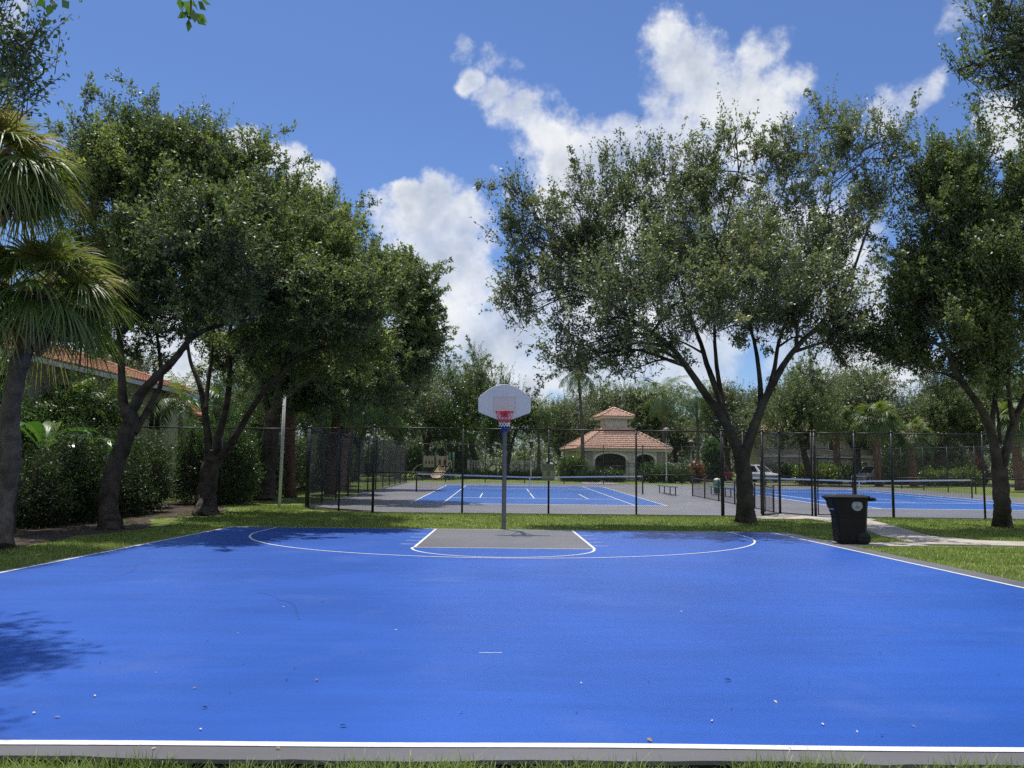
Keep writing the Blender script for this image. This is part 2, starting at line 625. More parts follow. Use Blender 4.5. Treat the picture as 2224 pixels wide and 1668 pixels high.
xs = np.concatenate([np.linspace(-900, -60, 8), np.linspace(-50, 50, 41), np.linspace(60, 900, 8)])
ys = np.concatenate([[-400, -100, -20, 0, 3, 4.50, 4.56, 4.7], np.arange(5, 80, 1.0), [90, 110, 150, 250, 500, 1000, 1800]])
GV = np.array([(x, y, gground(x, y)) for y in ys for x in xs])
nx = len(xs)
GF = np.array([(j * nx + i, j * nx + i + 1, (j + 1) * nx + i + 1, (j + 1) * nx + i) for j in range(len(ys) - 1) for i in range(nx - 1)])
tag(np_mesh('ground', GV, GF, LAWN), kind='structure')

# basketball court
CX = 0.04
YB, YN = 22.85, 4.87          # far baseline, near line
SL, SR = CX - 7.27, CX + 7.25  # sidelines


def bz(y, k=0):
    return -0.01 * y + 0.0016 * k


def slab(name, poly, thick, m, zf):
    b = MB()
    top = [(x, y, zf(y)) for x, y in poly]
    bot = [(x, y, zf(y) - thick) for x, y in poly]
    n = len(poly)
    b.add(top + bot, [tuple(range(n)), tuple(reversed(range(n, 2 * n)))] + [(i, n + i, n + (i + 1) % n, (i + 1) % n) for i in range(n)])
    return b.build(name, m)


near_edge = []
for i in range(121):
    x = 7.72 - i * (15.10 / 120)
    near_edge.append((x, 4.60 + 0.018 * math.sin(x * 1.7) + 0.012 * math.sin(x * 5.1 + 1) + rng.normal(0, 0.006)))
poly = [(SL - 0.14, 22.91), (7.75, 22.91)] + near_edge
# top with a thin slab whose rim shows dark broken asphalt
court = slab('basketball_court', poly, 0.022, GREY_C, lambda y: bz(y))
tag(court, kind='structure')
sub = [(x, y + 0.012 + rng.normal(0, 0.008)) if y < 6 else (x - math.copysign(.01, x), y - .01) for x, y in poly]
eb = slab('asphalt_base', sub, 0.13, EDGE, lambda y: bz(y) - 0.023)
tag(eb, kind='structure')


def bsheet(name, polys, k, m, parent=court):
    b = MB()
    for p in polys:
        b.sheet([(x, y, bz(y, k)) for x, y in p])
    return b.build(name, m, parent)


bsheet('blue_surface', [[(SL, YN), (SR, YN), (SR, YB), (SL, YB)]], 1, BLUE)
LX0, LX1, FT = CX - 1.80, CX + 1.86, YB - 5.65
bsheet('key_area', [[(LX0, FT), (LX1, FT), (LX1, YB), (LX0, YB)]], 2, GREY_C)


def seg(x0, y0, x1, y1, w):
    d = Vector((x1 - x0, y1 - y0)).normalized()
    n = Vector((-d.y, d.x)) * w / 2
    return [(x0 + n.x, y0 + n.y), (x1 + n.x, y1 + n.y), (x1 - n.x, y1 - n.y), (x0 - n.x, y0 - n.y)]


def arc(cx, cy, r, a0, a1, w, n=48):
    out = []
    for i in range(n):
        p, q = math.radians(a0 + (a1 - a0) * i / n), math.radians(a0 + (a1 - a0) * (i + 1) / n)
        out.append([(cx + (r - w / 2) * math.cos(p), cy + (r - w / 2) * math.sin(p)), (cx + (r + w / 2) * math.cos(p), cy + (r + w / 2) * math.sin(p)),
                    (cx + (r + w / 2) * math.cos(q), cy + (r + w / 2) * math.sin(q)), (cx + (r - w / 2) * math.cos(q), cy + (r - w / 2) * math.sin(q))])
    return out


wob = [(SL + i * (SR - SL) / 60) for i in range(61)]
wy = [4.835 + 0.010 * math.sin(x * 0.9 + 1) + 0.006 * math.sin(x * 2.3) for x in wob]
bl = [[(wob[i], wy[i] - .038), (wob[i + 1], wy[i + 1] - .038), (wob[i + 1], wy[i + 1] + .038), (wob[i], wy[i] + .038)] for i in range(60)]
bl += [seg(SL, 4.89, SL, YB + .03, .06), seg(SR, 4.89, SR, YB + .03, .06)]
bl += [seg(SL + .04, YB, SR - .04, YB, .05)]
bsheet('boundary_line', bl, 3, LINE)
BYC = YB - 1.6
kl = [seg(LX0, FT, LX0, YB - .03, .055), seg(LX1, FT, LX1, YB - .03, .055), seg(LX0 + .03, FT, LX1 - .03, FT, .05)] + arc(CX, FT - .03, 1.83, 180, 360, .05)
for s_, lx in ((-1, LX0 - .03), (1, LX1 + .03)):
    for yy in (20.9, 19.85, 18.9, 17.95):
        kl.append(seg(lx, yy, lx + s_ * 0.33, yy, .04))
bsheet('key_line', kl, 4, LINE)
R3 = 6.06
tl = arc(CX, BYC, R3, 180, 360, .05, 96) + [seg(CX - R3, BYC, CX - R3, YB - .03, .05), seg(CX + R3, BYC, CX + R3, YB - .03, .05)]
bsheet('three_point_line', tl, 5, LINE)
SCUFF = court_mat('scuffed_blue', (0.013, 0.072, 0.325), spots=False)
sc = []
for (pa, pm, pb_, w) in [((600, 1302), (636, 1312), (650, 1346), .03), ((262, 1250), (288, 1240), (297, 1224), .025), ((560, 1288), (580, 1291), (603, 1299), .02), ((700, 1250), (735, 1246), (770, 1248), .02)]:
    pts_ = smooth_path([gp(*pa), gp(*pm), gp(*pb_)], 8)
    for i in range(len(pts_) - 1):
        sc.append(seg(pts_[i].x, pts_[i].y, pts_[i + 1].x, pts_[i + 1].y, w * (.5 + .5 * math.sin(math.pi * (i + .5) / (len(pts_) - 1)))))
bsheet('scuff_mark', sc, 2, SCUFF)
p_, q_ = gp(1041, 1418), gp(1090, 1418)
bsheet('paint_scratch', [seg(p_[0], p_[1], q_[0], q_[1], .012)], 2, LINE)

# tennis courts (two, one slab)
TX0, TX1, TY0, TY1 = -7.7, 29.0, 30.45, 66.3


def tz(y, k=0):
    return gz(y) - 0.012 + 0.004 * k


tpoly = [(-7.6, 32.7), (-4.55, 30.25), (9.3, 30.45), (10.5, 31.9), (11.35, 30.5), (12.8, 30.5), (30.0, 30.0), (30.0, 66.3), (-7.6, 66.3)]
tennis = slab('tennis_court', tpoly, 0.12, GREY_T, lambda y: tz(y))
tag(tennis, kind='structure')


def tsheet(name, polys, k, m, parent=tennis):
    b = MB()
    for p in polys:
        b.sheet([(x, y, tz(y, k)) for x, y in p])
    return b.build(name, m, parent)


for (x0, yb) in ((-3.9, 36.0), (14.75, 35.6)):
    L, Wd = 23.77, 10.97
    x1, ye = x0 + Wd, yb + L
    ym = yb + L / 2
    tsheet('blue_surface', [[(x0, yb), (x1, yb), (x1, ye), (x0, ye)]], 1, BLUE_T)
    s0, s1 = x0 + 1.37, x1 - 1.37
    lw_ = .06 if x0 < 0 else .11
    ln = [seg(x0, yb, x0, ye, lw_), seg(x1, yb, x1, ye, lw_), seg(x0 + .03, yb + .10, x1 - .03, yb + .10, .2), seg(x0 + .03, ye - .10, x1 - .03, ye - .10, .2)]
    ln += [seg(s0, yb + .2, s0, ye - .2, lw_), seg(s1, yb + .2, s1, ye - .2, lw_)]
    ln += [seg(s0 + .03, ym - 6.4, s1 - .03, ym - 6.4, .15), seg(s0 + .03, ym + 6.4, s1 - .03, ym + 6.4, .15)]
    ln += [seg((x0 + x1) / 2, ym - 6.36, (x0 + x1) / 2, ym + 6.36, .06)]
    # short practice service lines seen inside the singles lines
    ln += [seg(s0 + 1.45, ym - 6.30, s0 + 1.45, ym - 1.0, .06), seg(s1 - 1.45, ym - 6.30, s1 - 1.45, ym - 1.0, .06)]
    tsheet('white_lines', ln, 2, LINE)


def path_z(y):
    return gz(y) - 0.012


pth = MB()


def pathpoly(b, pts):
    b.sheet([(x, y, path_z(y)) for x, y in pts])
    n = len(pts)
    for i in range(n):
        (x, y), (u, v) = pts[i], pts[(i + 1) % n]
        b.sheet([(x, y, path_z(y)), (x, y, path_z(y) - .08), (u, v, path_z(v) - .08), (u, v, path_z(v))])


pathpoly(pth, [(8.9, 28.9), (12.9, 28.9), (12.9, 30.38), (11.35, 30.38), (10.5, 31.7), (9.4, 30.3), (8.9, 30.3)])
pathpoly(pth, [(10.95, 26.2), (12.2, 26.2), (12.6, 28.88), (10.6, 28.88)])
pathpoly(pth, [(10.1, 22.5), (11.4, 22.5), (12.18, 26.18), (10.95, 26.18)])
pathpoly(pth, [(9.75, 19.7), (13.2, 19.3), (13.2, 20.6), (11.9, 21.0), (11.4, 22.48), (10.1, 22.48)])
pathpoly(pth, [(13.22, 19.3), (26, 19.5), (26, 20.75), (13.22, 20.6)])
pathpoly(pth, [(7.78, 18.9), (9.2, 19.0), (9.73, 19.2), (9.73, 19.85), (7.78, 20.6)])
tag(pth.build('path', CONC), kind='structure')
fp = MB()
fp.sheet([(16, 73.2, .10), (70, 73.2, .10), (70, 74.6, .10), (16, 74.6, .10)])
fp.sheet([(6.5, 67.0, .10), (9.2, 67.0, .10), (9.6, 76, .10), (7.0, 76, .10)])
tag(fp.build('pavement', CONC), kind='structure')
rd = MB()
rd.sheet([(14, 80, .095), (90, 80, .095), (90, 92, .095), (14, 92, .095)])
tag(rd.build('road', ROADM), kind='structure')
# mulch beds under the tree row
mb = MB()
pts_l, pts_r = [], []
for i in range(24):
    y = 13.0 + i * 1.0
    xr = -9.35 + 0.35 * math.sin(y * 0.9) + 0.2 * math.sin(y * 2.1) - (0.2 if y < 24 else 0.9)
    pts_r.append((xr, y, gz(y) - .044))
    pts_l.append((-16.0, y, gz(y) - .044))
for i in range(23):
    mb.sheet([pts_l[i], pts_r[i], pts_r[i + 1], pts_l[i + 1]])
tag(mb.build('mulch_bed', SOIL), kind='structure')
mb = MB()
for (cx, cy, r) in ((15.0, 25.2, 0.95), (7.62, 26.3, .6)):
    mb.sheet([(cx + r * (1 + .12 * math.sin(3 * a + cx)) * math.cos(a), cy + r * .8 * math.sin(a), gz(cy) - .043) for a in [2 * math.pi * k / 28 for k in range(28)]])
tag(mb.build('mulch_ring', SOIL), kind='structure')


# ------------------------------------------------------------------ fences
def chain(segs, pitch=0.072, r=0.0021, step=0.55):
    """real diagonal wires as thin three-sided prisms; segs: (A(x,y,z0), B, height)"""
    P0, P1, N = [], [], []
    for (A, B, h) in segs:
        A, B = np.array(A, float), np.array(B, float)
        L = math.hypot(*(B - A)[:2])
        ux = (B - A) / L
        for sgn in (1, -1):
            ks = np.arange(-h, L + h, pitch)
            for k in ks:
                # x = k + t (sgn>0)  or x = k + h - t ; z = t
                if sgn > 0:
                    t0, t1 = max(0, -k), min(h, L - k)
                    if t1 - t0 < .03:
                        continue
                    xa, xb = k + t0, k + t1
                else:
                    t0, t1 = max(0, k + h - L), min(h, k + h)
                    if t1 - t0 < .03:
                        continue
                    xa, xb = k + h - t0, k + h - t1
                n = max(1, int((t1 - t0) / step))
                tt = np.linspace(0, 1, n + 1)
                X = xa + (xb - xa) * tt
                Z = t0 + (t1 - t0) * tt
                pts = A + np.outer(X, ux) + np.outer(Z, [0, 0, 1])
                P0.append(pts[:-1])
                P1.append(pts[1:])
    P0, P1 = np.concatenate(P0), np.concatenate(P1)
    d = P1 - P0
    d /= np.linalg.norm(d, axis=1)[:, None]
    u = np.cross(d, [0, 0, 1.0])
    u /= np.linalg.norm(u, axis=1)[:, None]
    w = np.cross(d, u)
    V = []
    for P in (P0, P1):
        for a in (0, 2.0944, 4.1888):
            V.append(P + r * (math.cos(a) * u + math.sin(a) * w))
    V = np.stack(V, axis=1)
    n = len(P0)
    b = (np.arange(n) * 6)[:, None]
    F = np.concatenate([b + np.array([i, (i + 1) % 3, 3 + (i + 1) % 3, 3 + i]) for i in range(3)])
    return V.reshape(-1, 3), F


def fz(y):
    return gz(y) - 0.03


def fence(name, label, posts, H=3.05, rail_mid=(), rail_bottom=(), r_post=0.036, corner=(), group=None, pitch=0.072, wire=0.0021, skip=(), top=True):
    """posts: list of (x, y); one fence thing"""
    x0, y0 = posts[0]
    root = empty(name, (x0, y0, fz(y0)), label, 'fence', group)
    for i, (x, y) in enumerate(posts):
        b = MB()
        r = r_post * (1.35 if i in corner else 1)
        b.tube([(x, y, fz(y) - .1), (x, y, fz(y) + H + .02)], r, 10)
        b.tube([(x, y, fz(y) + H + .02), (x, y, fz(y) + H + .05), (x, y, fz(y) + H + .085)], [r * 1.25, r * 1.15, r * .4], 10)
        # tension bands
        for k in range(8 if i in corner else 4):
            zz = fz(y) + .25 + k * (H - .4) / (7 if i in corner else 3)
            b.tube([(x, y, zz - .012), (x, y, zz + .012)], r * 1.25, 8)
        b.build('post', BLACK, root)
    segs = []
    for i in range(len(posts) - 1):
        (xa, ya), (xb, yb_) = posts[i], posts[i + 1]
        za, zb = fz(ya), fz(yb_)
        if top:
            MB().tube([(xa, ya, za + H - .02), (xb, yb_, zb + H - .02)], .024, 8).build('top_rail', BLACK, root)
        if i in rail_mid:
            MB().tube([(xa, ya, za + H * .47), (xb, yb_, zb + H * .47)], .022, 8).build('middle_rail', BLACK, root)
        if i in rail_bottom:
            MB().tube([(xa, ya, za + .05), (xb, yb_, zb + .05)], .016, 8).build('bottom_rail', BLACK, root)
        if i in skip and segs:
            V, F = chain(segs, pitch, wire)
            np_mesh('chain_link', V, F, WIRE, root)
            segs = []
        if i not in skip:
            segs.append(((xa, ya, za + .03), (xb, yb_, zb + .03), H - .05))
    if segs:
        V, F = chain(segs, pitch, wire)
        np_mesh('chain_link', V, F, WIRE, root)
    return root


def gate(root, A, B, H, rail=True):
    """framed chain-link gate leaf from A to B (x,y), height H; part of a fence"""
    (xa, ya), (xb, yb_) = A, B
    za, zb = fz(ya) + .06, fz(yb_) + .06
    b = MB()
    b.tube([(xa, ya, za), (xa, ya, za + H)], .022, 8)
    b.tube([(xb, yb_, zb), (xb, yb_, zb + H)], .022, 8)
    for h in (0.02, H * .5, H - .02):
        b.tube([(xa, ya, za + h), (xb, yb_, zb + h)], .018, 8)
    gt = b.build('gate', BLACK, root)
    V, F = chain([((xa, ya, za + .03), (xb, yb_, zb + .03), H - .05)])
    np_mesh('gate_mesh', V, F, WIRE, gt)
    MB().box(xb - .05, xb + .05, yb_ - .05, yb_ + .05, zb + 1.0, zb + 1.12).build('latch', BLACK, gt)
    return gt


f1 = fence('chain_link_fence', 'tall black chain-link fence in front of the nearer tennis court, straight behind the basketball hoop',
           [(-7.45, 32.6), (-6.0, 31.2), (-4.6, 30.2), (-1.42, 30.3), (1.68, 30.4), (4.85, 30.45), (7.95, 30.45)],
           rail_mid=(2, 5), rail_bottom=(0, 1), corner=(0, 2))
f2 = fence('chain_link_fence', 'short black gated fence section behind the right oak trunk, its gate swung open',
           [(8.02, 30.5), (8.75, 30.5), (9.45, 30.5), (10.5, 31.8), (11.28, 30.6)], rail_mid=(2, 3), rail_bottom=(2, 3), corner=(1, 2, 3), skip=(1,))
gate(f2, (9.42, 30.62), (10.0, 32.0), 2.05)
V_, F_ = chain([((8.75, 30.5, fz(30.5) + 2.2), (9.45, 30.5, fz(30.5) + 2.2), .82)])
np_mesh('overhead_mesh', V_, F_, WIRE, f2)
f3 = fence('chain_link_fence', 'tall black chain-link fence before the right tennis court, closed gate behind the bin',
           [(11.36, 30.5), (12.78, 30.4), (14.1, 30.3), (17.3, 30.1), (20.5, 30.0), (23.6, 30.0), (26.8, 30.0), (29.9, 30.0)],
           rail_mid=(1, 2, 3), corner=(0, 1, 2), skip=(0,))
gate(f3, (11.45, 30.48), (12.70, 30.4), 2.05)
MB().tube([(11.36, 30.5, fz(30.5) + 2.2), (12.78, 30.4, fz(30.4) + 2.2)], .022, 8).build('middle_rail', BLACK, f3)
V_, F_ = chain([((11.36, 30.5, fz(30.5) + 2.2), (12.78, 30.4, fz(30.4) + 2.2), .82)])
np_mesh('overhead_mesh', V_, F_, WIRE, f3)
fence('chain_link_fence', 'black chain-link fence running back along the left side of the tennis court under the trees',
      [(-7.62, 33.0)] + [(-7.65, 36.0 + 3.04 * i) for i in range(11)], rail_mid=(), corner=(0,), wire=.0024)
fence('chain_link_fence', 'far black chain-link fence closing the back of both tennis courts in front of the pavilion',
      [(-7.6 + 3.13 * i, 66.9) for i in range(13)], rail_mid=(2, 3, 4, 5, 6, 7), pitch=.10, wire=.003, corner=(0, 6))
fence('chain_link_fence', 'black chain-link fence along the right side of the right tennis court',
      [(30.1, 30.2 + 3.3 * i) for i in range(12)], pitch=.10, wire=.003)
fence('chain_link_fence', 'black chain-link fence half hidden in the hedge between the left oak trunks',
      [(-14.2, 33.0), (-10.95, 33.0), (-7.55, 32.8)], corner=())
fence('low_fence', 'waist-high black chain-link divider between the two tennis courts beside the green benches',
      [(10.45, 32.4), (10.5, 35.0), (10.5, 38.0), (10.5, 40.8), (10.5, 43.6), (10.5, 46.4)], H=1.0, rail_bottom=(0, 1, 2, 3, 4))

# sign on the front fence
SIGN = pmat('faded_sign_green', (0.20, 0.22, 0.15), 0.6, 0.12, 8.0)
SIGN2 = pmat('faded_sign_dark', (0.12, 0.16, 0.12), 0.6, 0.12, 8.0)
SIGN3 = pmat('faded_sign_pale', (0.28, 0.28, 0.22), 0.6, 0.10, 8.0)
sp = at(1191, 1026, 30.32)
sg = empty('fence_sign', (sp[0], 30.33, sp[2]), 'faded grey-green rules sign hung on the front tennis fence right of the hoop pole', 'sign')
MB().box(sp[0] - .225, sp[0] + .225, 30.322, 30.336, sp[2] - .30, sp[2] + .30).build('panel', SIGN, sg)
b = MB()
for (u0, u1, v0, v1) in ((-.2, -.02, .22, .27), (.02, .2, .22, .27), (-.2, -.02, .14, .19), (.02, .2, .14, .19), (-.18, -.02, .07, .11), (.02, .18, .07, .11), (-.18, .18, -.27, -.23)):
    b.box(sp[0] + u0, sp[0] + u1, 30.317, 30.321, sp[2] + v0, sp[2] + v1)
b.build('faded_heading', SIGN2, sg)
b = MB()
b.box(sp[0] - .19, sp[0] + .19, 30.317, 30.321, sp[2] - .21, sp[2] + .05)
b.build('faded_field', SIGN3, sg)
b = MB()
b.prism([(sp[0] + .075 * math.cos(a) * (1 + .2 * math.sin(3 * a)), sp[2] - .07 + .08 * math.sin(a)) for a in [2 * math.pi * k / 20 for k in range(20)]], 30.312, 30.316, 'y')
b.prism([(sp[0] + .02 + .035 * math.cos(a), sp[2] + .015 + .03 * math.sin(a)) for a in [2 * math.pi * k / 14 for k in range(14)]], 30.312, 30.316, 'y')
b.build('faded_figure', SIGN2, sg)


# tennis nets
def tennis_net(x0, x1, y, label):
    z = tz(y)
    r = empty('tennis_net', ((x0 + x1) / 2, y, z), label, 'net', 'tennis nets')
    for x in (x0, x1):
        b = MB()
        b.tube([(x, y, z), (x, y, z + 1.09)], .042, 10)
        b.tube([(x, y, z + 1.09), (x, y, z + 1.12)], [.05, .02], 10)
        b.box(x - .03, x + .03, y - .09, y - .03, z + .6, z + .8)
        b.build('net_post', BLACK, r)
    n = 40
    xs_ = [x0 + .06 + (x1 - x0 - .12) * i / n for i in range(n + 1)]

    def top(x):
        t = (x - x0) / (x1 - x0)
        return z + 1.05 - .13 * (1 - abs(2 * t - 1)) ** 1.0
    b = MB()
    for i in range(n):
        a, c = xs_[i], xs_[i + 1]
        ta, tcv = top(a), top(c)
        for yy, fl in ((y - .012, 0), (y + .012, 1)):
            b.sheet([(a, yy, ta - .075), (c, yy, tcv - .075), (c, yy, tcv), (a, yy, ta)])
        b.sheet([(a, y - .012, ta), (c, y - .012, tcv), (c, y + .012, tcv), (a, y + .012, ta)])
    b.build('white_band', WHITE, r)
    b = MB()
    for x in np.arange(x0 + .06, x1 - .05, .09):
        b.box(x - .003, x + .003, y - .003, y + .003, z + .06, top(x) - .076)
    for k in range(10):
        h = .06 + k * .093
        for i in range(0, n, 4):
            a, c = xs_[i], xs_[min(n, i + 4)]
            fa, fc = (top(a) - z - .076) / .974, (top(c) - z - .076) / .974
            b.tube([(a, y, z + h * fa), (c, y, z + h * fc)], .003, 3, cap=False)
    b.build('netting', WIRE, r)
    xm = (x0 + x1) / 2
    MB().box(xm - .03, xm + .03, y - .016, y + .016, z + .01, top(xm)).build('centre_strap', WHITE, r)


tennis_net(-4.85, 8.0, 47.9, 'dark tennis net with white top band across the nearer tennis court behind the hoop')
tennis_net(13.8, 26.6, 47.5, 'dark tennis net with white top band across the right tennis court behind the bin')


def bench(x, y0, y1, label):
    z = tz((y0 + y1) / 2)
    r = empty('bench', (x, (y0 + y1) / 2, z), label, 'bench', 'backless green courtside benches')
    b = MB()
    for k in range(3):
        b.cbox(x - .19 + k * .13, x - .19 + k * .13 + .115, y0, y1, z + .43, z + .47, .006)
    b.build('seat', GREENB, r)
    for yy in (y0 + .5, y1 - .5):
        for dx in (-.15, .15):
            b = MB()
            b.tube([(x + dx, yy, z), (x + dx, yy, z + .43)], .03, 8)
            b.box(x + dx - .06, x + dx + .06, yy - .05, yy + .05, z, z + .012)
            b.build('leg', BLACK, r)
    return r


bench(9.55, 46.6, 50.8, 'green backless bench beside the right net post of the nearer tennis court')
bench(12.3, 45.3, 49.4, 'green backless bench on the right court side of the low divider fence')
q = at(1557, 1049, 50.5)
ck = empty('litter_bin', (q[0], 50.5, tz(50.5)), 'small dark green bin with white top behind the low divider fence', 'bin')
MB().tube([(q[0], 50.5, tz(50.5)), (q[0], 50.5, tz(50.5) + .1), (q[0], 50.5, tz(50.5) + .75)], [.19, .2, .23], 14).build('body', GREENB, ck)
MB().tube([(q[0], 50.5, tz(50.5) + .752), (q[0], 50.5, tz(50.5) + .84), (q[0], 50.5, tz(50.5) + .9)], [.2, .17, .05], 14).build('lid', WHITE, ck)

# ------------------------------------------------------------------ basketball hoop
POLE = pmat('grey_blue_pole_paint', (0.145, 0.147, 0.155), 0.5, 0.15, 6.0, metal=0.1)
BOARD = pmat('backboard_fibreglass', (0.62, 0.63, 0.66), 0.4, 0.03, 3.0)
TARGET = pmat('backboard_faded_target', (0.62, 0.55, 0.56), 0.4, 0.03, 3.0)
TLINE = pmat('backboard_target_line', (0.55, 0.53, 0.57), 0.4, 0.05, 6.0)
RED = pmat('rim_red', (0.50, 0.03, 0.05), 0.35, 0.1, 6.0)
NETR = pmat('net_red', (0.58, 0.06, 0.11), 0.8, 0.15, 6.0)
NETW = pmat('net_white', (0.76, 0.74, 0.74), 0.8, 0.1, 6.0)
BLUEC = pmat('blue_collar', (0.02, 0.05, 0.32), 0.4, 0.15, 6.0)
PX, PY = CX + .02, 23.0
hp = empty('basketball_hoop', (PX, PY, gz(PY)), 'basketball hoop with fan-shaped white backboard and red rim at the far baseline', 'basketball hoop')
BYD = 21.72  # board front
path = smooth_path([(PX, PY, gz(PY) - .1), (PX, PY, 0.9), (PX, PY, 2.1), (PX, PY - .05, 2.55), (PX, PY - .30, 2.92), (PX, PY - .75, 3.10), (PX, BYD + .16, 3.12)], 6)
MB().tube(path, .06, 14).build('pole', POLE, hp)
b = MB()
b.tube([(PX, PY, 2.43), (PX, PY, 2.455)], .125, 16)
b.tube([(PX, PY, 2.455), (PX, PY, 2.535)], .095, 16)
b.tube([(PX, PY, 2.535), (PX, PY, 2.56)], .125, 16)
b.tube([(PX - .075, PY, 2.30), (PX - .055, PY, 2.43)], .035, 8)
b.build('collar', BLUEC, hp)
b = MB()
for sx in (-.28, .28):
    b.tube([(PX + sx * .2, PY - .25, 2.62), (PX + sx, BYD + .06, 2.86)], .022, 8)
    b.tube([(PX + sx * .3, PY - .8, 3.1), (PX + sx, BYD + .06, 3.28)], .022, 8)
b.box(PX - .34, PX + .34, BYD + .05, BYD + .09, 2.80, 2.86)
b.box(PX - .34, PX + .34, BYD + .05, BYD + .09, 3.24, 3.30)
b.box(PX - .09, PX + .09, BYD + .045, BYD + .17, 3.0, 3.22)
b.build('board_bracket', POLE, hp)
BXC = CX - .0
out_ = []
zt, zs, zl, zb_ = 3.585, 3.235, 2.905, 2.695
for i in range(33):
    t = -1 + 2 * i / 32
    out_.append((BXC + .667 * t, zs + (zt - zs) * (1 - abs(t) ** 2.0)))
out_ += [(BXC + .672, 3.19), (BXC + .672, zl), (BXC + .655, zl - .035), (BXC + .22, zb_ + .008), (BXC + .16, zb_), (BXC - .16, zb_), (BXC - .22, zb_ + .008), (BXC - .655, zl - .035), (BXC - .672, zl), (BXC - .672, 3.19)]
b = MB()
b.prism(out_, BYD, BYD + .035, 'y')
# rolled rim lip
lip = [(x, BYD + .012, z) for x, z in out_] + [(out_[0][0], BYD + .012, out_[0][1])]
b.tube(lip, .013, 6)
bd = b.build('backboard', BOARD, hp)
b = MB()
b.box(BXC - .265, BXC + .265, BYD - .003, BYD - .0005, 2.90, 3.245)
b.build('target_square', TARGET, bd)
b = MB()
for (u0, u1, v0, v1) in ((-.30, .30, 3.25, 3.285), (-.30, -.268, 2.86, 3.248), (.268, .30, 2.86, 3.248)):
    b.box(BXC + u0, BXC + u1, BYD - .004, BYD - .0005, v0, v1)
b.build('target_outline', TLINE, bd)
RZ, RY = 2.865, BYD - .15 - .2286
b = MB()
for rr, dz, tr in ((.2286, 0, .0095), (.236, -.022, .006)):
    ring = [(BXC + rr * math.cos(a), RY + rr * math.sin(a), RZ + dz) for a in [2 * math.pi * k / 40 for k in range(41)]]
    b.tube(ring, tr, 7, cap=False, ref=(0, 0, 1))
b.box(BXC - .07, BXC + .07, BYD - .155, BYD - .006, RZ - .035, RZ - .005)
b.box(BXC - .085, BXC + .085, BYD - .012, BYD - .0055, RZ - .12, RZ + .03)
for sx in (-1, 1):
    b.tube([(BXC + sx * .07, BYD - .01, RZ - .10), (BXC + sx * .12, BYD - .2, RZ - .015)], .008, 6)
b.build('rim', RED, hp)


def net_pt(k, lev):
    hgt = [0, .07, .14, .205, .265, .32, .37]
    rad = [.228, .205, .180, .158, .143, .135, .138]
    a = 2 * math.pi * (k + (lev % 2) * .5) / 12
    return (BXC + rad[lev] * math.cos(a), RY + rad[lev] * math.sin(a), RZ - .012 - hgt[lev] + .006 * math.sin(7 * k + lev))


for nm, l0, l1, mm in (('net_upper', 0, 4, NETR), ('net_lower', 4, 6, NETW)):
    b = MB()
    for lev in range(l0, l1):
        for k in range(12):
            for dk in ((0, -1) if lev % 2 == 0 else (0, 1)):
                b.tube([net_pt(k, lev), net_pt(k + dk, lev + 1)], .0055, 5, cap=False)
    b.build(nm, mm, hp)

# ------------------------------------------------------------------ wheeled bin
BINM = pmat('dark_brown_bin_plastic', (0.011, 0.009, 0.0095), 0.55, 0.15, 4.0, 0.001, 80, spec=.25)
SEAL = pmat('pale_seal', (0.34, 0.35, 0.35), 0.6, 0.2, 30.0)
SEAL2 = pmat('seal_ink', (0.17, 0.18, 0.18), 0.6, 0.2, 30.0)
bx, by = 8.05, 19.55
bz0 = path_z(by)
wb = empty('wheeled_bin', (0, 0, 0), 'tall dark brown wheeled refuse bin with a round pale seal, beside the right court edge', 'bin')


def binring(x0, x1, hy, z, c):
    return [(x0 + c, -hy, z), (x1 - c, -hy, z), (x1, -hy + c, z), (x1, hy - c, z), (x1 - c, hy, z), (x0 + c, hy, z), (x0, hy - c, z), (x0, -hy + c, z)]


b = MB()
b.loft([binring(-.30, .30, .26, .03, .05), binring(-.31, .315, .27, .10, .05), binring(-.335, .335, .30, .62, .05), binring(-.345, .340, .305, .625, .05), binring(-.345, .34, .305, .70, .05),
        binring(-.365, .34, .315, .705, .05), binring(-.375, .34, .32, .78, .05), binring(-.415, .345, .325, .83, .05), binring(-.43, .35, .335, .95, .05), binring(-.49, .36, .35, 1.03, .05), binring(-.495, .365, .36, 1.045, .05)])
b.build('body', BINM, wb)
b = MB()
b.loft([binring(-.53, .38, .375, 1.047, .07), binring(-.53, .40, .375, 1.075, .07), binring(-.45, .40, .33, 1.105, .07), binring(-.30, .34, .24, 1.118, .07)])
b.tube(smooth_path([(-.50, -.30, 1.06), (-.535, -.1, 1.05), (-.535, .1, 1.05), (-.50, .30, 1.06)]), .022, 8)
b.build('lid', BINM, wb)
b = MB()
b.loft([binring(.34, .46, .30, .985, .02), binring(.36, .545, .31, 1.0, .04), binring(.38, .545, .31, 1.045, .04), binring(.40, .47, .30, 1.07, .03)])
b.build('handle', BINM, wb)
for sy in (-1, 1):
    b = MB()
    yc = sy * .265
    b.tube([(.245, yc - .045, .145), (.245, yc - .05, .145), (.245, yc + .05, .145), (.245, yc + .045, .145)], [.11, .145, .145, .11], 24)
    w = b.build('wheel', RUBBER, wb)
    b = MB()
    b.tube([(.245, yc - .058, .145), (.245, yc + .058, .145)], .035, 12)
    b.build('hub', BINM, w)
b = MB()
b.tube([(-.375, -.18, .79), (-.375, .18, .79)], .02, 8)
b.build('lift_bar', GREYPOST, wb)
YS = -.334
b = MB()
b.prism([(.10 + .118 * math.cos(a), .88 + .118 * math.sin(a)) for a in [2 * math.pi * k / 36 for k in range(36)]], YS - .004, YS + .02, 'y')
sl_ = b.build('round_seal', SEAL, wb)
b = MB()
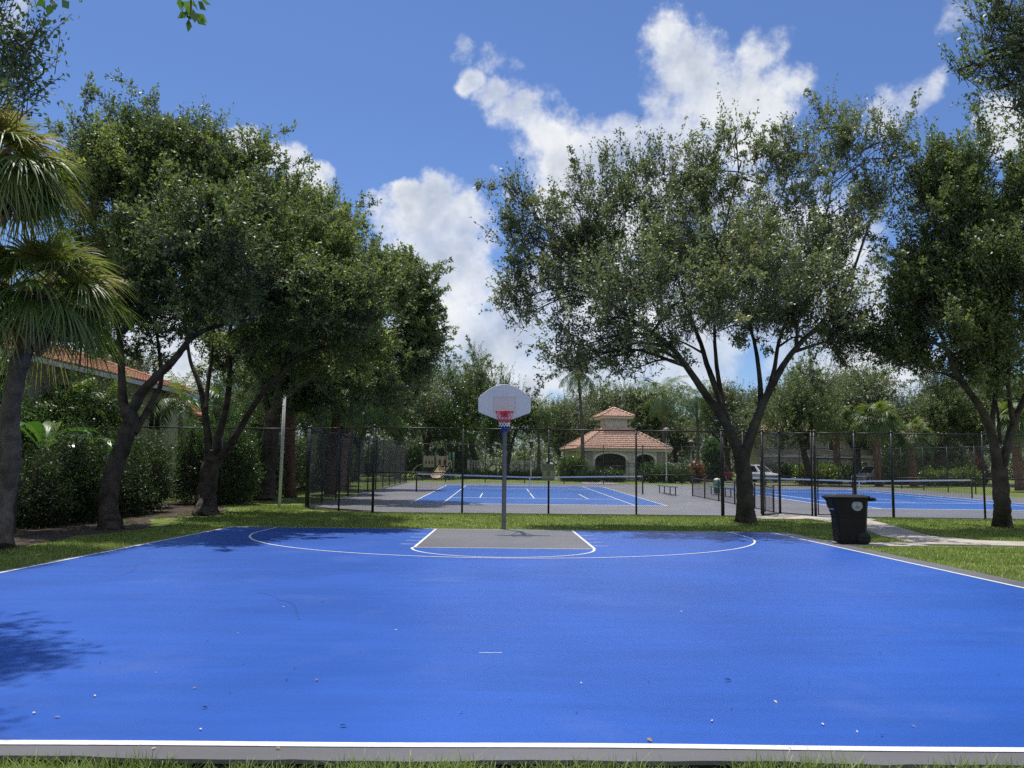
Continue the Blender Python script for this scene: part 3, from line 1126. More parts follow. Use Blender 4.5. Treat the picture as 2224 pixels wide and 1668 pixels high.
for k in range(26):
    a0, a1 = 2 * math.pi * k / 26, 2 * math.pi * (k + .5) / 26
    for r0, r1 in ((.088, .102),):
        b.prism([(.10 + r0 * math.cos(a0), .88 + r0 * math.sin(a0)), (.10 + r1 * math.cos(a0), .88 + r1 * math.sin(a0)), (.10 + r1 * math.cos(a1), .88 + r1 * math.sin(a1)), (.10 + r0 * math.cos(a1), .88 + r0 * math.sin(a1))], YS - .006, YS - .0042, 'y')
b.prism([(.05, .84), (.10, .90), (.13, .86), (.16, .88), (.15, .83), (.10, .81)], YS - .006, YS - .0042, 'y')
b.prism([(.06, .91), (.085, .935), (.12, .93), (.10, .915)], YS - .006, YS - .0042, 'y')
b.build('seal_print', SEAL2, sl_)
wb.location = (bx, by, bz0)
wb.rotation_euler = (0, 0, math.radians(-7))

# ------------------------------------------------------------------ white post at left
p = gp(608, 1096)
Yp = 32.2
q0, q1 = at(607, 1096, Yp), at(620, 858, Yp)
wp = empty('metal_post', (q0[0], Yp, gz(Yp) - .05), 'tall bare pale grey metal post standing in the grass left of the tennis fence corner', 'post')
MB().tube([(q0[0], Yp, gz(Yp) - .1), (q1[0] - .03, Yp, q1[2])], .062, 12).build('shaft', GREYPOST, wp)
b = MB()
zz = q1[2] - .46
b.box(q1[0] - .11, q1[0] - .03, Yp - .10, Yp - .02, zz, zz + .05)
b.tube([(q1[0] - .03, Yp, q1[2] + .001), (q1[0] - .03, Yp, q1[2] + .03)], [.066, .05], 12)
b.build('bracket', GREYPOST, wp)

# ------------------------------------------------------------------ vegetation builders
def unit(a):
    return a / np.maximum(np.linalg.norm(a, axis=-1, keepdims=True), 1e-9)


def rnd_unit(n):
    return unit(rng.normal(size=(n, 3)))


def leaf_quads(base, axis, side, length, width, fold=0.12):
    """rhombic leaves folded along the midrib -> (n*4,3) verts, (n,4) faces"""
    n = len(base)
    nor = unit(np.cross(axis, side))
    l = length[:, None]
    w = width[:, None]
    mid = base + axis * l * .48
    V = np.stack([base, mid + side * w - nor * l * fold, base + axis * l, mid - side * w - nor * l * fold], axis=1)
    F = np.arange(n * 4, dtype=np.int32).reshape(n, 4)
    return V.reshape(-1, 3), F


def clump_noise(P, scale, seed):
    r = np.random.default_rng(seed)
    v = np.zeros(len(P))
    for k in range(7):
        d = unit(r.normal(size=3)) * (2 * math.pi / (scale * r.uniform(.6, 1.6)))
        v += np.sin(P @ d + r.uniform(0, 6.28))
    return v / 7


def crown(name, blobs, n_sprig, root_pt, leaf, m, parent, per=16, sprig=(0.3, 0.8), up=0.35, hole=-0.18, hscale=2.2, seed=1, twigs=True, shell=0.42, tint_shift=0.0, droop=0.0, shoot=1.9, rough=0, arms=0.0, arm_len=1.0):
    """blobs: (cx,cy,cz, rx,ry,rz [,weight])"""
    B = np.array([tuple(b[:6]) + ((b[6],) if len(b) > 6 else (1.0,)) for b in blobs], float)
    if rough:
        sub = []
        for q in B:
            for _ in range(rough):
                v = rnd_unit(1)[0]
                f = rng.uniform(.62, 1.02)
                k = rng.uniform(.26, .46)
                c_ = q[:3] + v * q[3:6] * f
                m_ = (q[3] * q[4] * q[5]) ** (1 / 3) * k
                sub.append((*c_, m_ * rng.uniform(.8, 1.3), m_ * rng.uniform(.8, 1.3), m_ * rng.uniform(.7, 1.2), q[6] * 1.35))
        B[:, 6] *= .8
        B[:, 3:6] *= .96
        B = np.concatenate([B, np.array(sub)])
    wgt = (B[:, 3] * B[:, 4] * B[:, 5]) ** 0.7 * B[:, 6]
    wgt /= wgt.sum()
    N = int(n_sprig * 1.45)
    idx = rng.choice(len(B), size=N, p=wgt)
    u = rnd_unit(N)
    r = rng.uniform(0, 1, N) ** shell
    r = np.where(rng.uniform(size=N) < .10, rng.uniform(1.0, 1.20, N), r)
    P = B[idx, :3] + u * r[:, None] * B[idx, 3:6]
    keep = clump_noise(P, hscale, seed) > hole - (r > .85) * .0
    P, u, idx = P[keep][:n_sprig], u[keep][:n_sprig], idx[keep][:n_sprig]
    r = r[keep][:n_sprig]
    N = len(P)
    out = unit(P - np.array(root_pt))
    d = unit(out * .45 + u * .45 + rnd_unit(N) * .65 + np.array([0, 0, up]))
    L = rng.uniform(sprig[0], sprig[1], N)
    tops = (u[:, 2] > .25) & (r > .72)
    d[tops] = unit(d[tops] + np.array([0, 0, .75]))
    L[tops] *= rng.uniform(1.0, shoot, tops.sum())
    # leafy branchlets that stand out of the crown's outline
    if arms > 0 and N > 400:
        na = int(N * arms)
        nb_ = max(1, na // 11)
        src = rng.choice(np.nonzero(r > .55)[0], nb_)
        bd = unit(u[src] * .9 + rnd_unit(nb_) * .5 + np.array([0, 0, up * .8]))
        bl_ = rng.uniform(.7, 1.9, nb_) * arm_len
        k_ = rng.integers(0, nb_, na)
        tt_ = rng.uniform(0, 1, na) ** .8
        P[:na] = B[idx[src], :3][k_] + (u[src] * np.minimum(r[src], .95)[:, None] * B[idx[src], 3:6])[k_] + bd[k_] * (bl_[k_] * tt_)[:, None] + rng.normal(0, .07, (na, 3))
        d[:na] = unit(bd[k_] * .8 + rnd_unit(na) * .75)
        L[:na] = rng.uniform(.16, .36, na) * (1.25 - .5 * tt_)
    t = np.linspace(0.12, 1.0, per)[None, :] + rng.uniform(-.03, .03, (N, per))
    base = P[:, None, :] + d[:, None, :] * (L[:, None] * t)[..., None]
    base[..., 2] -= droop * (t ** 2) * L[:, None]
    base = base.reshape(-1, 3) + rng.normal(0, .035, (N * per, 3))
    dd = np.repeat(d, per, axis=0)
    ax = unit(dd * .55 + rnd_unit(N * per) * .9)
    sd = unit(np.cross(ax, rnd_unit(N * per) * .8 + np.array([.0, .0, .9]) * np.sign(rng.normal(size=(N * per, 1)))))
    ln = leaf * rng.uniform(.65, 1.25, N * per)
    V, F = leaf_quads(base, ax, sd, ln, ln * rng.uniform(.20, .30, N * per))
    cl = clump_noise(P, 3.2, seed + 50)
    tint = np.repeat(np.clip(.42 + .35 * cl + rng.normal(0, .13, N) + (rng.uniform(size=N) > .965) * .35 + tint_shift, 0, 1), per) + rng.normal(0, .10, N * per)
    tint = np.clip(tint, 0, 1)
    mi = np.zeros(len(F), np.int32)
    if twigs:
        A, E = P - d * .25, P + d * L[:, None] * .9
        uu = unit(np.cross(d, rnd_unit(N)))
        ww = np.cross(d, uu)
        TV = []
        for Q, rr in ((A, .007), (E, .003)):
            for a in (0, 2.0944, 4.1888):
                TV.append(Q + rr * (math.cos(a) * uu + math.sin(a) * ww))
        TV = np.stack(TV, 1).reshape(-1, 3)
        b = (np.arange(N) * 6)[:, None] + len(V)
        TF = np.concatenate([b + np.array([i, (i + 1) % 3, 3 + (i + 1) % 3, 3 + i]) for i in range(3)])
        V = np.concatenate([V, TV])
        F = np.concatenate([F, TF])
        mi = np.concatenate([mi, np.ones(len(TF), np.int32)])
        tint = np.concatenate([tint, np.zeros(len(TF))])
    return np_mesh(name, V, F, [m, TWIG], parent, mi, tint)


def limb(b, pts, r0, r1, n=9, k=5, wob=.06, flare=0.0):
    P = smooth_path(pts, k)
    rad = []
    for i in range(len(P)):
        t = i / (len(P) - 1)
        rad.append((r0 + (r1 - r0) * t ** .8) * (1 + rng.uniform(-wob, wob) * .5))
        if 0 < i < len(P) - 1:
            P[i] = P[i] + Vector(rng.normal(0, .05, 3)) * rad[-1]
    if flare:
        for i in range(len(P)):
            rad[i] *= 1 + flare * math.exp(-(P[i] - P[0]).length / .30)
    b.tube(P, rad, n)
    return P


def tree(label, base, limbs, blobs, n, leaf, m, bark, group=None, name='oak_tree', seed=1, root=None, branch=6, brad=.07, **kw):
    """limbs: list of ([pts], r0, r1); blobs world-space"""
    r = empty(name, base, label, 'tree', group)
    b = MB()
    nodes = []
    for k, (pts, r0, r1) in enumerate(limbs):
        if k == 0:
            pts = [tuple(Vector(pts[0]) - Vector((0, 0, .12))), tuple(Vector(pts[0]) + (Vector(pts[1]) - Vector(pts[0])) * .12), tuple(Vector(pts[0]) + (Vector(pts[1]) - Vector(pts[0])) * .35)] + list(pts[1:])
        P = limb(b, pts, r0, r1, n=14 if k == 0 else 9, flare=.42 if k == 0 else 0)
        if k > 0 or len(limbs) == 1:
            for i, p in enumerate(P):
                nodes.append((p, r0 + (r1 - r0) * i / (len(P) - 1)))
        else:
            nodes.append((P[-1], r1))
    # branches from limbs into each foliage blob, then finer ones
    for bl in blobs:
        c = Vector(bl[:3])
        cand = sorted(nodes, key=lambda q: (q[0] - c).length + (0 if q[0].z < c.z + .3 else 4) + rng.uniform(0, .8))[:1]
        s, sr = cand[0]
        rr = min(sr * .75, brad)
        mid = s.lerp(c, .5) + Vector((rng.normal(0, .2), rng.normal(0, .2), .15 * (c - s).length))
        P = limb(b, [s, mid, c], max(rr, min(.022, brad)), min(.016, brad * .5), n=6, k=4)
        for _ in range(branch):
            u = Vector(rnd_unit(1)[0])
            e = c + Vector((u.x * bl[3], u.y * bl[4], abs(u.z) * bl[5] if rng.uniform() < .7 else u.z * bl[5])) * .85
            st = P[rng.integers(max(1, len(P) // 3), len(P))]
            limb(b, [st, st.lerp(e, .5) + Vector(rng.normal(0, .12, 3)), e], .018, .005, n=5, k=3)
    b.build('trunk', bark, r)
    rp = root if root else tuple(limbs[0][0][-1])
    crown('crown', blobs, n, rp, leaf, m, r, seed=seed, **kw)
    return r


def pxblobs(lst, Y, dscale=1.0):
    """(px, py, rx, ry, dY, thickness) in photo pixels at depth Y -> world ellipsoids"""
    out = []
    for q in lst:
        px, py, rx, ry = q[:4]
        dY = q[4] if len(q) > 4 else 0.0
        y = Y + dY
        s = y / F_PX
        c = at(px, py, y)
        th = q[5] if len(q) > 5 else max(.35, .8 * (rx + ry) / 2 * s) * dscale
        out.append((c[0], c[1], c[2], rx * s, th, ry * s, q[6] if len(q) > 6 else 1.0))
    return out


def pxl(Y, *pts):
    """limb points (px, py [, dY])"""
    return [at(p[0], p[1], Y + (p[2] if len(p) > 2 else 0)) for p in pts]


def strip_quads(paths, widths, nor):
    """paths (n,k,3), widths (k,) or (n,k), nor (n,3) side direction -> quads"""
    n, k, _ = paths.shape
    w = np.broadcast_to(widths, (n, k))[..., None]
    s = nor[:, None, :]
    V = np.stack([paths - s * w, paths + s * w], axis=2).reshape(-1, 3)  # n,k,2
    F = []
    base = (np.arange(n) * k * 2)[:, None]
    for j in range(k - 1):
        F.append(base + np.array([2 * j, 2 * j + 1, 2 * j + 3, 2 * j + 2]))
    return V, np.concatenate(F)


def fan_frond(o, az, el, pet, R, nseg=46, droop=.45):
    """costapalmate fan leaf; returns list of (V,F)"""
    ca, sa = math.cos(az), math.sin(az)
    h = np.array([ca, sa, 0])
    lat = np.array([-sa, ca, 0])
    up = np.array([0, 0, 1.0])
    d0 = h * math.cos(el) + up * math.sin(el)
    t = np.linspace(0, 1, 6)
    P = o + np.outer(t * pet, d0) - np.outer(t ** 2 * pet * .22, up)
    hub = P[-1]
    dt = unit(P[-1] - P[-2])
    out = []
    V, F = strip_quads(P[None], np.linspace(.022, .010, 6), lat[None])
    out.append((V, F))
    nrm = np.cross(lat, dt)
    a = np.linspace(-2.0, 2.0, nseg) + rng.normal(0, .03, nseg)
    seglen = R * (0.72 + .28 * np.cos(a * .6)) * rng.uniform(.9, 1.06, nseg)
    dirs = np.cos(a)[:, None] * dt + np.sin(a)[:, None] * lat + (.22 * np.abs(np.sin(a)))[:, None] * nrm
    dirs = unit(dirs)
    tt = np.linspace(0, 1, 6)
    orig = hub + np.outer(np.cos(a) * .10 * R, dt) * .6
    paths = orig[:, None, :] + dirs[:, None, :] * (seglen[:, None] * tt)[..., None]
    paths[..., 2] -= (droop * (tt ** 2.3))[None, :] * seglen[:, None] * rng.uniform(.6, 1.4, (nseg, 1))
    side = unit(np.cross(dirs, nrm[None] + rng.normal(0, .25, (nseg, 3))))
    V, F = strip_quads(paths, R * np.array([.007, .020, .022, .017, .009, .0015]), side)
    out.append((V, F))
    return out


def pin_frond(o, az, el, length, nl=34, leaf=.55, droop=.9, wid=.022, hang=.35):
    ca, sa = math.cos(az), math.sin(az)
    h = np.array([ca, sa, 0])
    lat = np.array([-sa, ca, 0])
    up = np.array([0, 0, 1.0])
    t = np.linspace(0, 1, nl)
    ang = el - droop * t ** 1.4 * 1.3
    st = length / (nl - 1)
    P = [np.array(o, float)]
    for k in range(nl - 1):
        P.append(P[-1] + st * (h * math.cos(ang[k]) + up * math.sin(ang[k])))
    P = np.array(P)
    out = [strip_quads(P[None, ::3], np.linspace(.03, .006, len(P[::3])), lat[None])]
    T = unit(np.gradient(P, axis=0))
    N = np.cross(lat[None], T)
    m = slice(int(nl * .14), nl)
    for sgn in (-1, 1):
        Pb, Tb, Nb = P[m], T[m], N[m]
        n = len(Pb)
        d = unit(sgn * lat[None] * 1.0 + Tb * .65 + Nb * .18 + rng.normal(0, .12, (n, 3)))
        ll = leaf * np.sin(np.linspace(.55, 2.75, n)) * rng.uniform(.85, 1.1, n)
        tt = np.linspace(0, 1, 4)
        paths = Pb[:, None] + d[:, None] * (ll[:, None] * tt)[..., None]
        paths[..., 2] -= hang * (tt ** 2)[None] * ll[:, None] * rng.uniform(.7, 1.5, (n, 1))
        side = unit(np.cross(d, Nb + rng.normal(0, .3, (n, 3))))
        out.append(strip_quads(paths, np.array([.6, 1.0, .8, .08]) * wid, side))
    return out


def join_vf(parts):
    V, F, o = [], [], 0
    for v, f in parts:
        V.append(v)
        F.append(f + o)
        o += len(v)
    return np.concatenate(V), np.concatenate(F)


def palm(name, label, base, trunk_pts, r0, r1, kind, nf, size, group=None, bark=PALMB, boots=False, cat='palm tree', seedtint=.45, petiole=1.0, drop=-.75):
    r = empty(name, base, label, cat, group)
    b = MB()
    P = smooth_path(trunk_pts, 5)
    rad = [(r0 + (r1 - r0) * (i / (len(P) - 1)) ** .7) * (1 + .05 * math.sin(i * 2.2)) for i in range(len(P))]
    rad[0] *= 1.25
    b.tube(P, rad, 14)
    b.build('trunk', bark, r)
    top = np.array(P[-1])
    if boots:
        bb = MB()
        for k in range(70):
            a = k * 2.399
            zz = -1.15 + 1.25 * (k / 70)
            c = top + np.array([0, 0, zz])
            dx, dy = math.cos(a), math.sin(a)
            rr = r1 * 1.05
            p0 = c + np.array([dx * rr * .7, dy * rr * .7, -.08])
            p1 = c + np.array([dx * (rr + .10), dy * (rr + .10), .08])
            p2 = c + np.array([dx * (rr + .17), dy * (rr + .17), .24])
            bb.tube([p0, p1, p2], [.075, .06, .022], 5, smooth=False)
        bb.build('boot_collar', BOOT, r)
    parts, tint = [], []
    for k in range(nf):
        az = k * 2.399 + rng.normal(0, .15)
        f = (k + .5) / nf
        el = 1.35 - (1.35 - drop) * f ** .9 + rng.normal(0, .08)
        if kind == 'fan':
            ps = fan_frond(top + np.array([math.cos(az), math.sin(az), 0]) * r1 * .5, az, el, size * petiole * rng.uniform(.85, 1.1), size * rng.uniform(.8, 1.0), droop=.35 + .35 * f)
        else:
            ps = pin_frond(top + np.array([0, 0, .05]), az, el, size * rng.uniform(.85, 1.1), leaf=size * .24, droop=.75 + .3 * f)
        for v, fc in ps:
            parts.append((v, fc))
            tint.append(np.full(len(fc), np.clip(seedtint + .15 - .5 * f + rng.normal(0, .12) + (.5 if f > .93 else 0), 0, 1)) + rng.normal(0, .06, len(fc)))
    V, F = join_vf(parts)
    np_mesh('crown', V, F, PALM, r, tint=np.clip(np.concatenate(tint), 0, 1))
    return r


def g0(px, py):
    x, y, z = gp(px, py)
    return (x, y, gground(x, y))


# ------------------------------------------------------------------ right-hand oaks
Y1 = 26.6
R1b = g0(1619, 1133)
trunkR1 = [R1b, at(1618, 1085, Y1), at(1617, 1040, Y1), at(1611, 1000, Y1), at(1606, 975, Y1)]
limbsR1 = [(trunkR1, .315, .235),
           (pxl(Y1, (1608, 1000), (1592, 950, -.1), (1563, 900, -.2), (1525, 845, -.3), (1490, 795, -.5), (1455, 752, -.7), (1405, 715, -1), (1340, 670, -1.4), (1270, 600, -1.6)), .185, .035),
           (pxl(Y1, (1583, 935, 0), (1568, 880, .4), (1550, 830, .7), (1535, 790, .9), (1522, 745, 1.0), (1500, 690, 1.2), (1470, 600, 1.4), (1440, 480, 1.5)), .145, .03),
           (pxl(Y1, (1572, 890, .3), (1562, 830, .6), (1555, 780, .6), (1552, 720, .5), (1556, 620, .4), (1580, 470, .3), (1610, 350, .2)), .095, .02),
           (pxl(Y1, (1612, 1000), (1632, 945, -.1), (1650, 895, -.2), (1672, 848, -.3), (1700, 795, -.4), (1738, 745, -.6), (1785, 700, -.8), (1840, 620, -1), (1890, 480, -1)), .195, .03),
           (pxl(Y1, (1652, 890, 0), (1650, 820, .6), (1640, 750, .9), (1628, 690, 1.1), (1640, 580, 1.2), (1700, 420, 1.3)), .10, .02),
           (pxl(Y1, (1664, 862, 0), (1682, 800, .8), (1692, 740, 1.1), (1725, 650, 1.4), (1790, 480, 1.5), (1810, 380, 1.4)), .09, .02),
           (pxl(Y1, (1528, 768, .9), (1500, 752, .4), (1470, 738, .2), (1440, 728, 0)), .045, .015)]
blR1 = [(1400, 560, 145, 115), (1560, 530, 140, 125), (1700, 570, 130, 145), (1800, 570, 100, 145), (1280, 590, 105, 85), (1190, 655, 80, 50, -1.5), (1320, 700, 110, 72, -2), (1250, 755, 62, 50, -2), (1360, 620, 110, 80, -3.5), (1500, 660, 110, 70, -3.5), (1700, 600, 110, 90, -3.5), (1800, 650, 80, 60, -3),
        (1460, 670, 130, 80), (1400, 752, 85, 45), (1330, 775, 60, 38), (1590, 660, 90, 70, 1), (1720, 690, 110, 60), (1825, 690, 85, 66), (1850, 740, 60, 36), (1640, 600, 120, 100, -2), (1480, 540, 110, 110, -2), (1620, 560, 120, 110, 3),
        (1310, 440, 58, 75, 0, .8), (1375, 390, 55, 80, .5, .8), (1440, 380, 55, 75, -.6, .8), (1525, 370, 38, 80, .4, .6), (1592, 310, 34, 80, 0, .5), (1620, 300, 20, 58, 0, .35), (1650, 400, 40, 70, .5, .7),
        (1725, 370, 50, 95, 0, .8), (1795, 340, 50, 90, .6, .8), (1850, 310, 32, 75, .3, .5), (1890, 350, 48, 95, 0, .7), (1930, 345, 24, 62, -.3, .5), (1948, 300, 10, 28, -.3, .3), (1900, 440, 46, 75), (1290, 790, 50, 30), (1380, 800, 60, 28), (1230, 800, 40, 30), (1470, 740, 50, 30, -1), (1840, 760, 76, 36), (1780, 740, 70, 40, 1.5), (1865, 690, 40, 50), (1650, 700, 70, 40, 1.5), (1560, 720, 60, 40, 2),
        (1130, 440, 40, 32, 0, .5), (1170, 495, 62, 48, 0, .7), (1120, 520, 50, 26, 0, .5), (1235, 420, 45, 45, 0, .6), (1260, 500, 70, 60), (1110, 655, 32, 26, 0, .4), (1145, 610, 60, 36, 0, .6), (1130, 690, 40, 28, 0, .5), (1100, 500, 25, 14, 0, .3), (1195, 540, 70, 50)]
tree('broad live oak with a forked trunk in the lawn right of the hoop', R1b, limbsR1, pxblobs(blR1, Y1, 1.0), 10000, .115, OAK2, BARK_R, seed=11, hole=-.07, hscale=1.4, up=.6, branch=5, sprig=(.35, .9), shoot=1.4, rough=2, arms=.34, arm_len=.95)

Y2 = 25.9
R2b = g0(2177, 1141)
limbsR2 = [([R2b, at(2176, 1090, Y2), at(2172, 1045, Y2), at(2170, 1012, Y2)], .26, .225),
           (pxl(Y2, (2168, 1020), (2158, 960, -.1), (2140, 905, -.2), (2112, 860, -.4), (2085, 825, -.6), (2068, 792, -.8), (2050, 740, -1), (2010, 660, -1.2)), .17, .04),
           (pxl(Y2, (2176, 1015), (2190, 960, .1), (2207, 905, .2), (2232, 850, .4), (2262, 780, .6), (2290, 680, .7)), .15, .04),
           (pxl(Y2, (2152, 935, 0), (2160, 870, .5), (2168, 800, .8), (2150, 700, 1), (2110, 560, 1.1)), .10, .025),
           (pxl(Y2, (2200, 920, 0), (2190, 840, -.5), (2195, 760, -.8), (2200, 600, -1)), .085, .025),
           (pxl(Y2, (2172, 960, .1), (2168, 905, .5), (2160, 850, .8)), .06, .03)]
blR2 = [(2055, 570, 100, 115), (2005, 650, 82, 80), (2020, 480, 50, 60), (2075, 470, 60, 80), (2150, 600, 120, 150), (2240, 560, 110, 170), (2040, 445, 68, 90), (2012, 365, 26, 72, 0, .5), (2040, 400, 40, 60), (2110, 400, 55, 95, 0, .8), (2150, 340, 30, 60, 0, .5), (2190, 420, 70, 110), (2000, 750, 80, 60), (2095, 745, 110, 70),
        (1972, 700, 48, 62), (2220, 760, 100, 90), (2000, 560, 40, 55), (2150, 690, 110, 90, -1.5), (2060, 650, 110, 90, 2), (2230, 660, 110, 120, -1.5), (1945, 765, 34, 28), (2260, 400, 60, 90), (2030, 810, 45, 25), (2140, 820, 70, 30)]
tree('live oak at the right edge standing in a red mulch ring by the curving path', R2b, limbsR2, pxblobs(blR2, Y2), 10000, .118, OAK, BARK_R, seed=23, hole=-.10, hscale=1.5, up=.6, branch=5, sprig=(.35, .9), rough=2, shoot=1.4, arms=.32, arm_len=.95)

# near tree overhanging the top right corner, trunk outside the frame
nb = (12.2, 14.6, gground(12, 14.6))
lim = [([nb, (12.1, 14.6, 2), (12.0, 14.5, 4.2)], .26, .2), ([(12.0, 14.5, 4.2), (11.3, 14.3, 6), (10.2, 14.1, 7.8), (9.3, 14, 8.9)], .15, .03), ([(12.0, 14.5, 4.2), (12.8, 14.8, 6.5), (13, 15, 9)], .14, .04)]
blN = pxblobs([(2160, 60, 42, 60), (2200, 20, 60, 50), (2195, 140, 52, 60), (2120, 150, 34, 24, 0, .35), (2165, 195, 48, 40), (2205, 240, 40, 40), (2150, 110, 30, 30, 0, .4), (2085, 150, 16, 12, 0, .2)], 14.1) + [(10.2, 14.3, 8.6, 1.2, 1.2, 1.1), (11.5, 14.5, 9.2, 1.6, 1.6, 1.3), (12.6, 14.8, 8.2, 1.8, 1.7, 1.4), (10.6, 14.4, 7.2, .8, 1.1, .6)]
tree('near live oak reaching into the top right corner of the view', nb, lim, blN, 2600, .082, OAK, BARK_R, seed=31, hole=-.25, hscale=1.2, branch=5, sprig=(.25, .6))

# ------------------------------------------------------------------ left row of oaks
YA = 22.6
Ab = g0(241, 1146)
limA = [([Ab, at(236, 1100, YA), at(240, 1050, YA), at(254, 1000, YA), at(272, 955, YA), at(283, 915, YA), at(281, 880, YA)], .275, .20),
        (pxl(YA, (278, 905), (268, 870, .1), (264, 815, .2), (262, 750, .2), (256, 700, .2), (250, 600, .3), (262, 450, .3)), .15, .03),
        (pxl(YA, (284, 895), (305, 858, -.1), (338, 820, -.3), (374, 786, -.5), (408, 742, -.7), (425, 705, -.9), (440, 640, -1.1), (470, 540, -1.2)), .165, .03),
        (pxl(YA, (266, 720, .1), (300, 690, -.2), (345, 668, -.4), (405, 642, -.6), (450, 610, -.9), (520, 560, -1.2)), .10, .025),
        (pxl(YA, (412, 735, -.7), (450, 715, -.9), (500, 702, -1.2), (560, 690, -1.5)), .085, .02),
        (pxl(YA, (292, 940), (330, 872, .5), (350, 830, .8), (345, 760, 1.2), (330, 640, 1.6)), .10, .03),
        (pxl(YA, (262, 790, .1), (225, 745, .6), (190, 715, .9), (150, 650, 1.2)), .07, .02)]
blA = [(290, 370, 105, 85), (205, 410, 62, 95), (320, 470, 130, 100), (430, 430, 85, 85), (500, 500, 85, 80, -1), (240, 540, 90, 90), (400, 580, 125, 70, -1), (345, 288, 46, 42, 0, .7), (195, 315, 38, 42, 0, .7), (265, 305, 48, 42), (460, 350, 44, 46, 0, .8), (395, 335, 42, 50), (335, 242, 12, 26, 0, .3), (245, 262, 11, 24, 0, .25), (515, 300, 13, 20, 0, .3), (168, 265, 11, 22, 0, .25), (425, 290, 14, 22, 0, .35),
       (300, 640, 120, 55), (210, 680, 80, 50), (160, 720, 70, 45), (420, 500, 110, 90, -2.5), (300, 480, 120, 110, 2.5), (540, 430, 42, 50), (560, 580, 60, 60, -1.5), (480, 640, 80, 40, -1), (330, 700, 60, 35, 1.5), (420, 690, 70, 40, 1.5), (350, 620, 120, 60, -2), (170, 560, 50, 80), (470, 560, 70, 60, -2.5), (540, 345, 42, 50, 1), (560, 470, 60, 70, 1), (200, 640, 70, 60, .5), (150, 450, 45, 70, .5), (510, 620, 90, 55, .5)]
tree('leaning forked live oak just right of the leaning fan palm trunk', Ab, limA, pxblobs(blA, YA), 10500, .108, OAK, BARK, seed=41, hole=-.10, hscale=1.6, branch=6, sprig=(.3, .75), shoot=1.4, rough=4, arms=.32, arm_len=.9)

YB2 = 28.6
Bb = g0(447, 1116)
limB = [([Bb, at(450, 1070, YB2), at(455, 1030, YB2), at(462, 995, YB2), at(463, 975, YB2)], .36, .28),
        (pxl(YB2, (455, 985), (448, 915, .1), (440, 862, .2), (430, 825, .3), (414, 785, .5), (405, 720, .7), (400, 600, .8)), .15, .03),
        (pxl(YB2, (466, 985), (480, 930, 0), (494, 870, -.1), (500, 800, -.2), (499, 740, -.2), (510, 640, -.4), (540, 500, -.5)), .16, .03),
        (pxl(YB2, (470, 1000), (500, 965, -.3), (530, 915, -.5), (562, 865, -.8), (600, 820, -1), (650, 775, -1.3), (725, 745, -1.6), (780, 700, -1.8)), .16, .03),
        (pxl(YB2, (446, 900, 0), (452, 830, .4), (462, 760, .6), (470, 640, .9)), .10, .03),
        (pxl(YB2, (612, 810, -1), (630, 740, -.6), (650, 640, -.4), (680, 520, -.3)), .08, .02)]
blB = [(595, 470, 85, 62), (680, 540, 92, 66, -2), (560, 550, 92, 85), (730, 600, 82, 72, -3.5), (640, 640, 120, 80, -1), (770, 670, 70, 66, -3.5), (560, 690, 90, 50), (690, 735, 95, 45, -2), (600, 412, 28, 26, 0, .6), (680, 460, 38, 36, 0, .7), (745, 515, 34, 34, 0, .7), (790, 570, 38, 34, -2), (815, 545, 13, 14, 0, .35), (715, 445, 12, 15, 0, .3),
       (520, 620, 90, 60), (640, 560, 110, 90, -2.5), (660, 600, 110, 90, 2.5), (480, 560, 80, 80), (660, 600, 90, 80, -4.5), (560, 620, 90, 70, -4), (750, 650, 75, 60, -5), (690, 690, 80, 40, -5), (800, 640, 60, 60, -3), (560, 740, 60, 30, -2), (640, 770, 80, 32, -1), (820, 720, 50, 40, -3), (450, 680, 60, 40), (760, 700, 60, 50), (560, 760, 80, 40, 2), (660, 790, 90, 40, 2), (480, 760, 50, 40, 2), (740, 780, 90, 50, 1), (800, 740, 60, 60)]
tree('multi-stemmed live oak left of the bare grey post, one stem leaning right', Bb, limB, pxblobs(blB, YB2), 10000, .118, OAK, BARK, seed=53, hole=-.09, hscale=1.6, branch=6, sprig=(.3, .75), shoot=1.4, rough=4, arms=.32, arm_len=.95)

YC = 38.9
Cb = g0(578, 1084)
limC = [([Cb, at(582, 1020, YC), at(588, 960, YC), at(594, 900, YC)], .40, .33),
        (pxl(YC, (590, 920), (575, 860, .3), (560, 800, .6), (540, 720, 1)), .2, .05),
        (pxl(YC, (594, 905), (605, 850, 0), (625, 800, -.5), (680, 740, -1), (760, 680, -1.5), (840, 600, -2)), .22, .05),
        (pxl(YC, (596, 905), (640, 850, -1), (700, 810, -2), (780, 770, -3), (860, 740, -3.5)), .18, .04)]
blC = [(835, 605, 52, 46), (875, 665, 52, 60), (845, 730, 70, 60), (790, 700, 82, 80), (755, 630, 66, 66), (893, 610, 22, 20, 0, .8), (922, 645, 16, 14, 0, .5), (910, 705, 32, 36), (700, 660, 80, 70), (680, 780, 80, 50), (868, 570, 16, 14, 0, .5), (600, 720, 90, 60), (936, 625, 14, 8, 0, .4), (900, 640, 40, 40), (905, 760, 40, 50), (860, 640, 50, 60, -2), (890, 790, 45, 30), (790, 770, 80, 45), (720, 860, 90, 40, 1), (830, 840, 70, 40), (640, 830, 70, 40, 1), (900, 740, 40, 60)]
tree('tall live oak just left of the bare grey post and reddish palm trunks', Cb, limC, pxblobs(blC, YC, .9), 8000, .150, OAK, BARK, seed=61, hole=-.12, hscale=1.9, branch=5, sprig=(.35, .8), shoot=1.3, rough=4, arms=.30, arm_len=1.15)

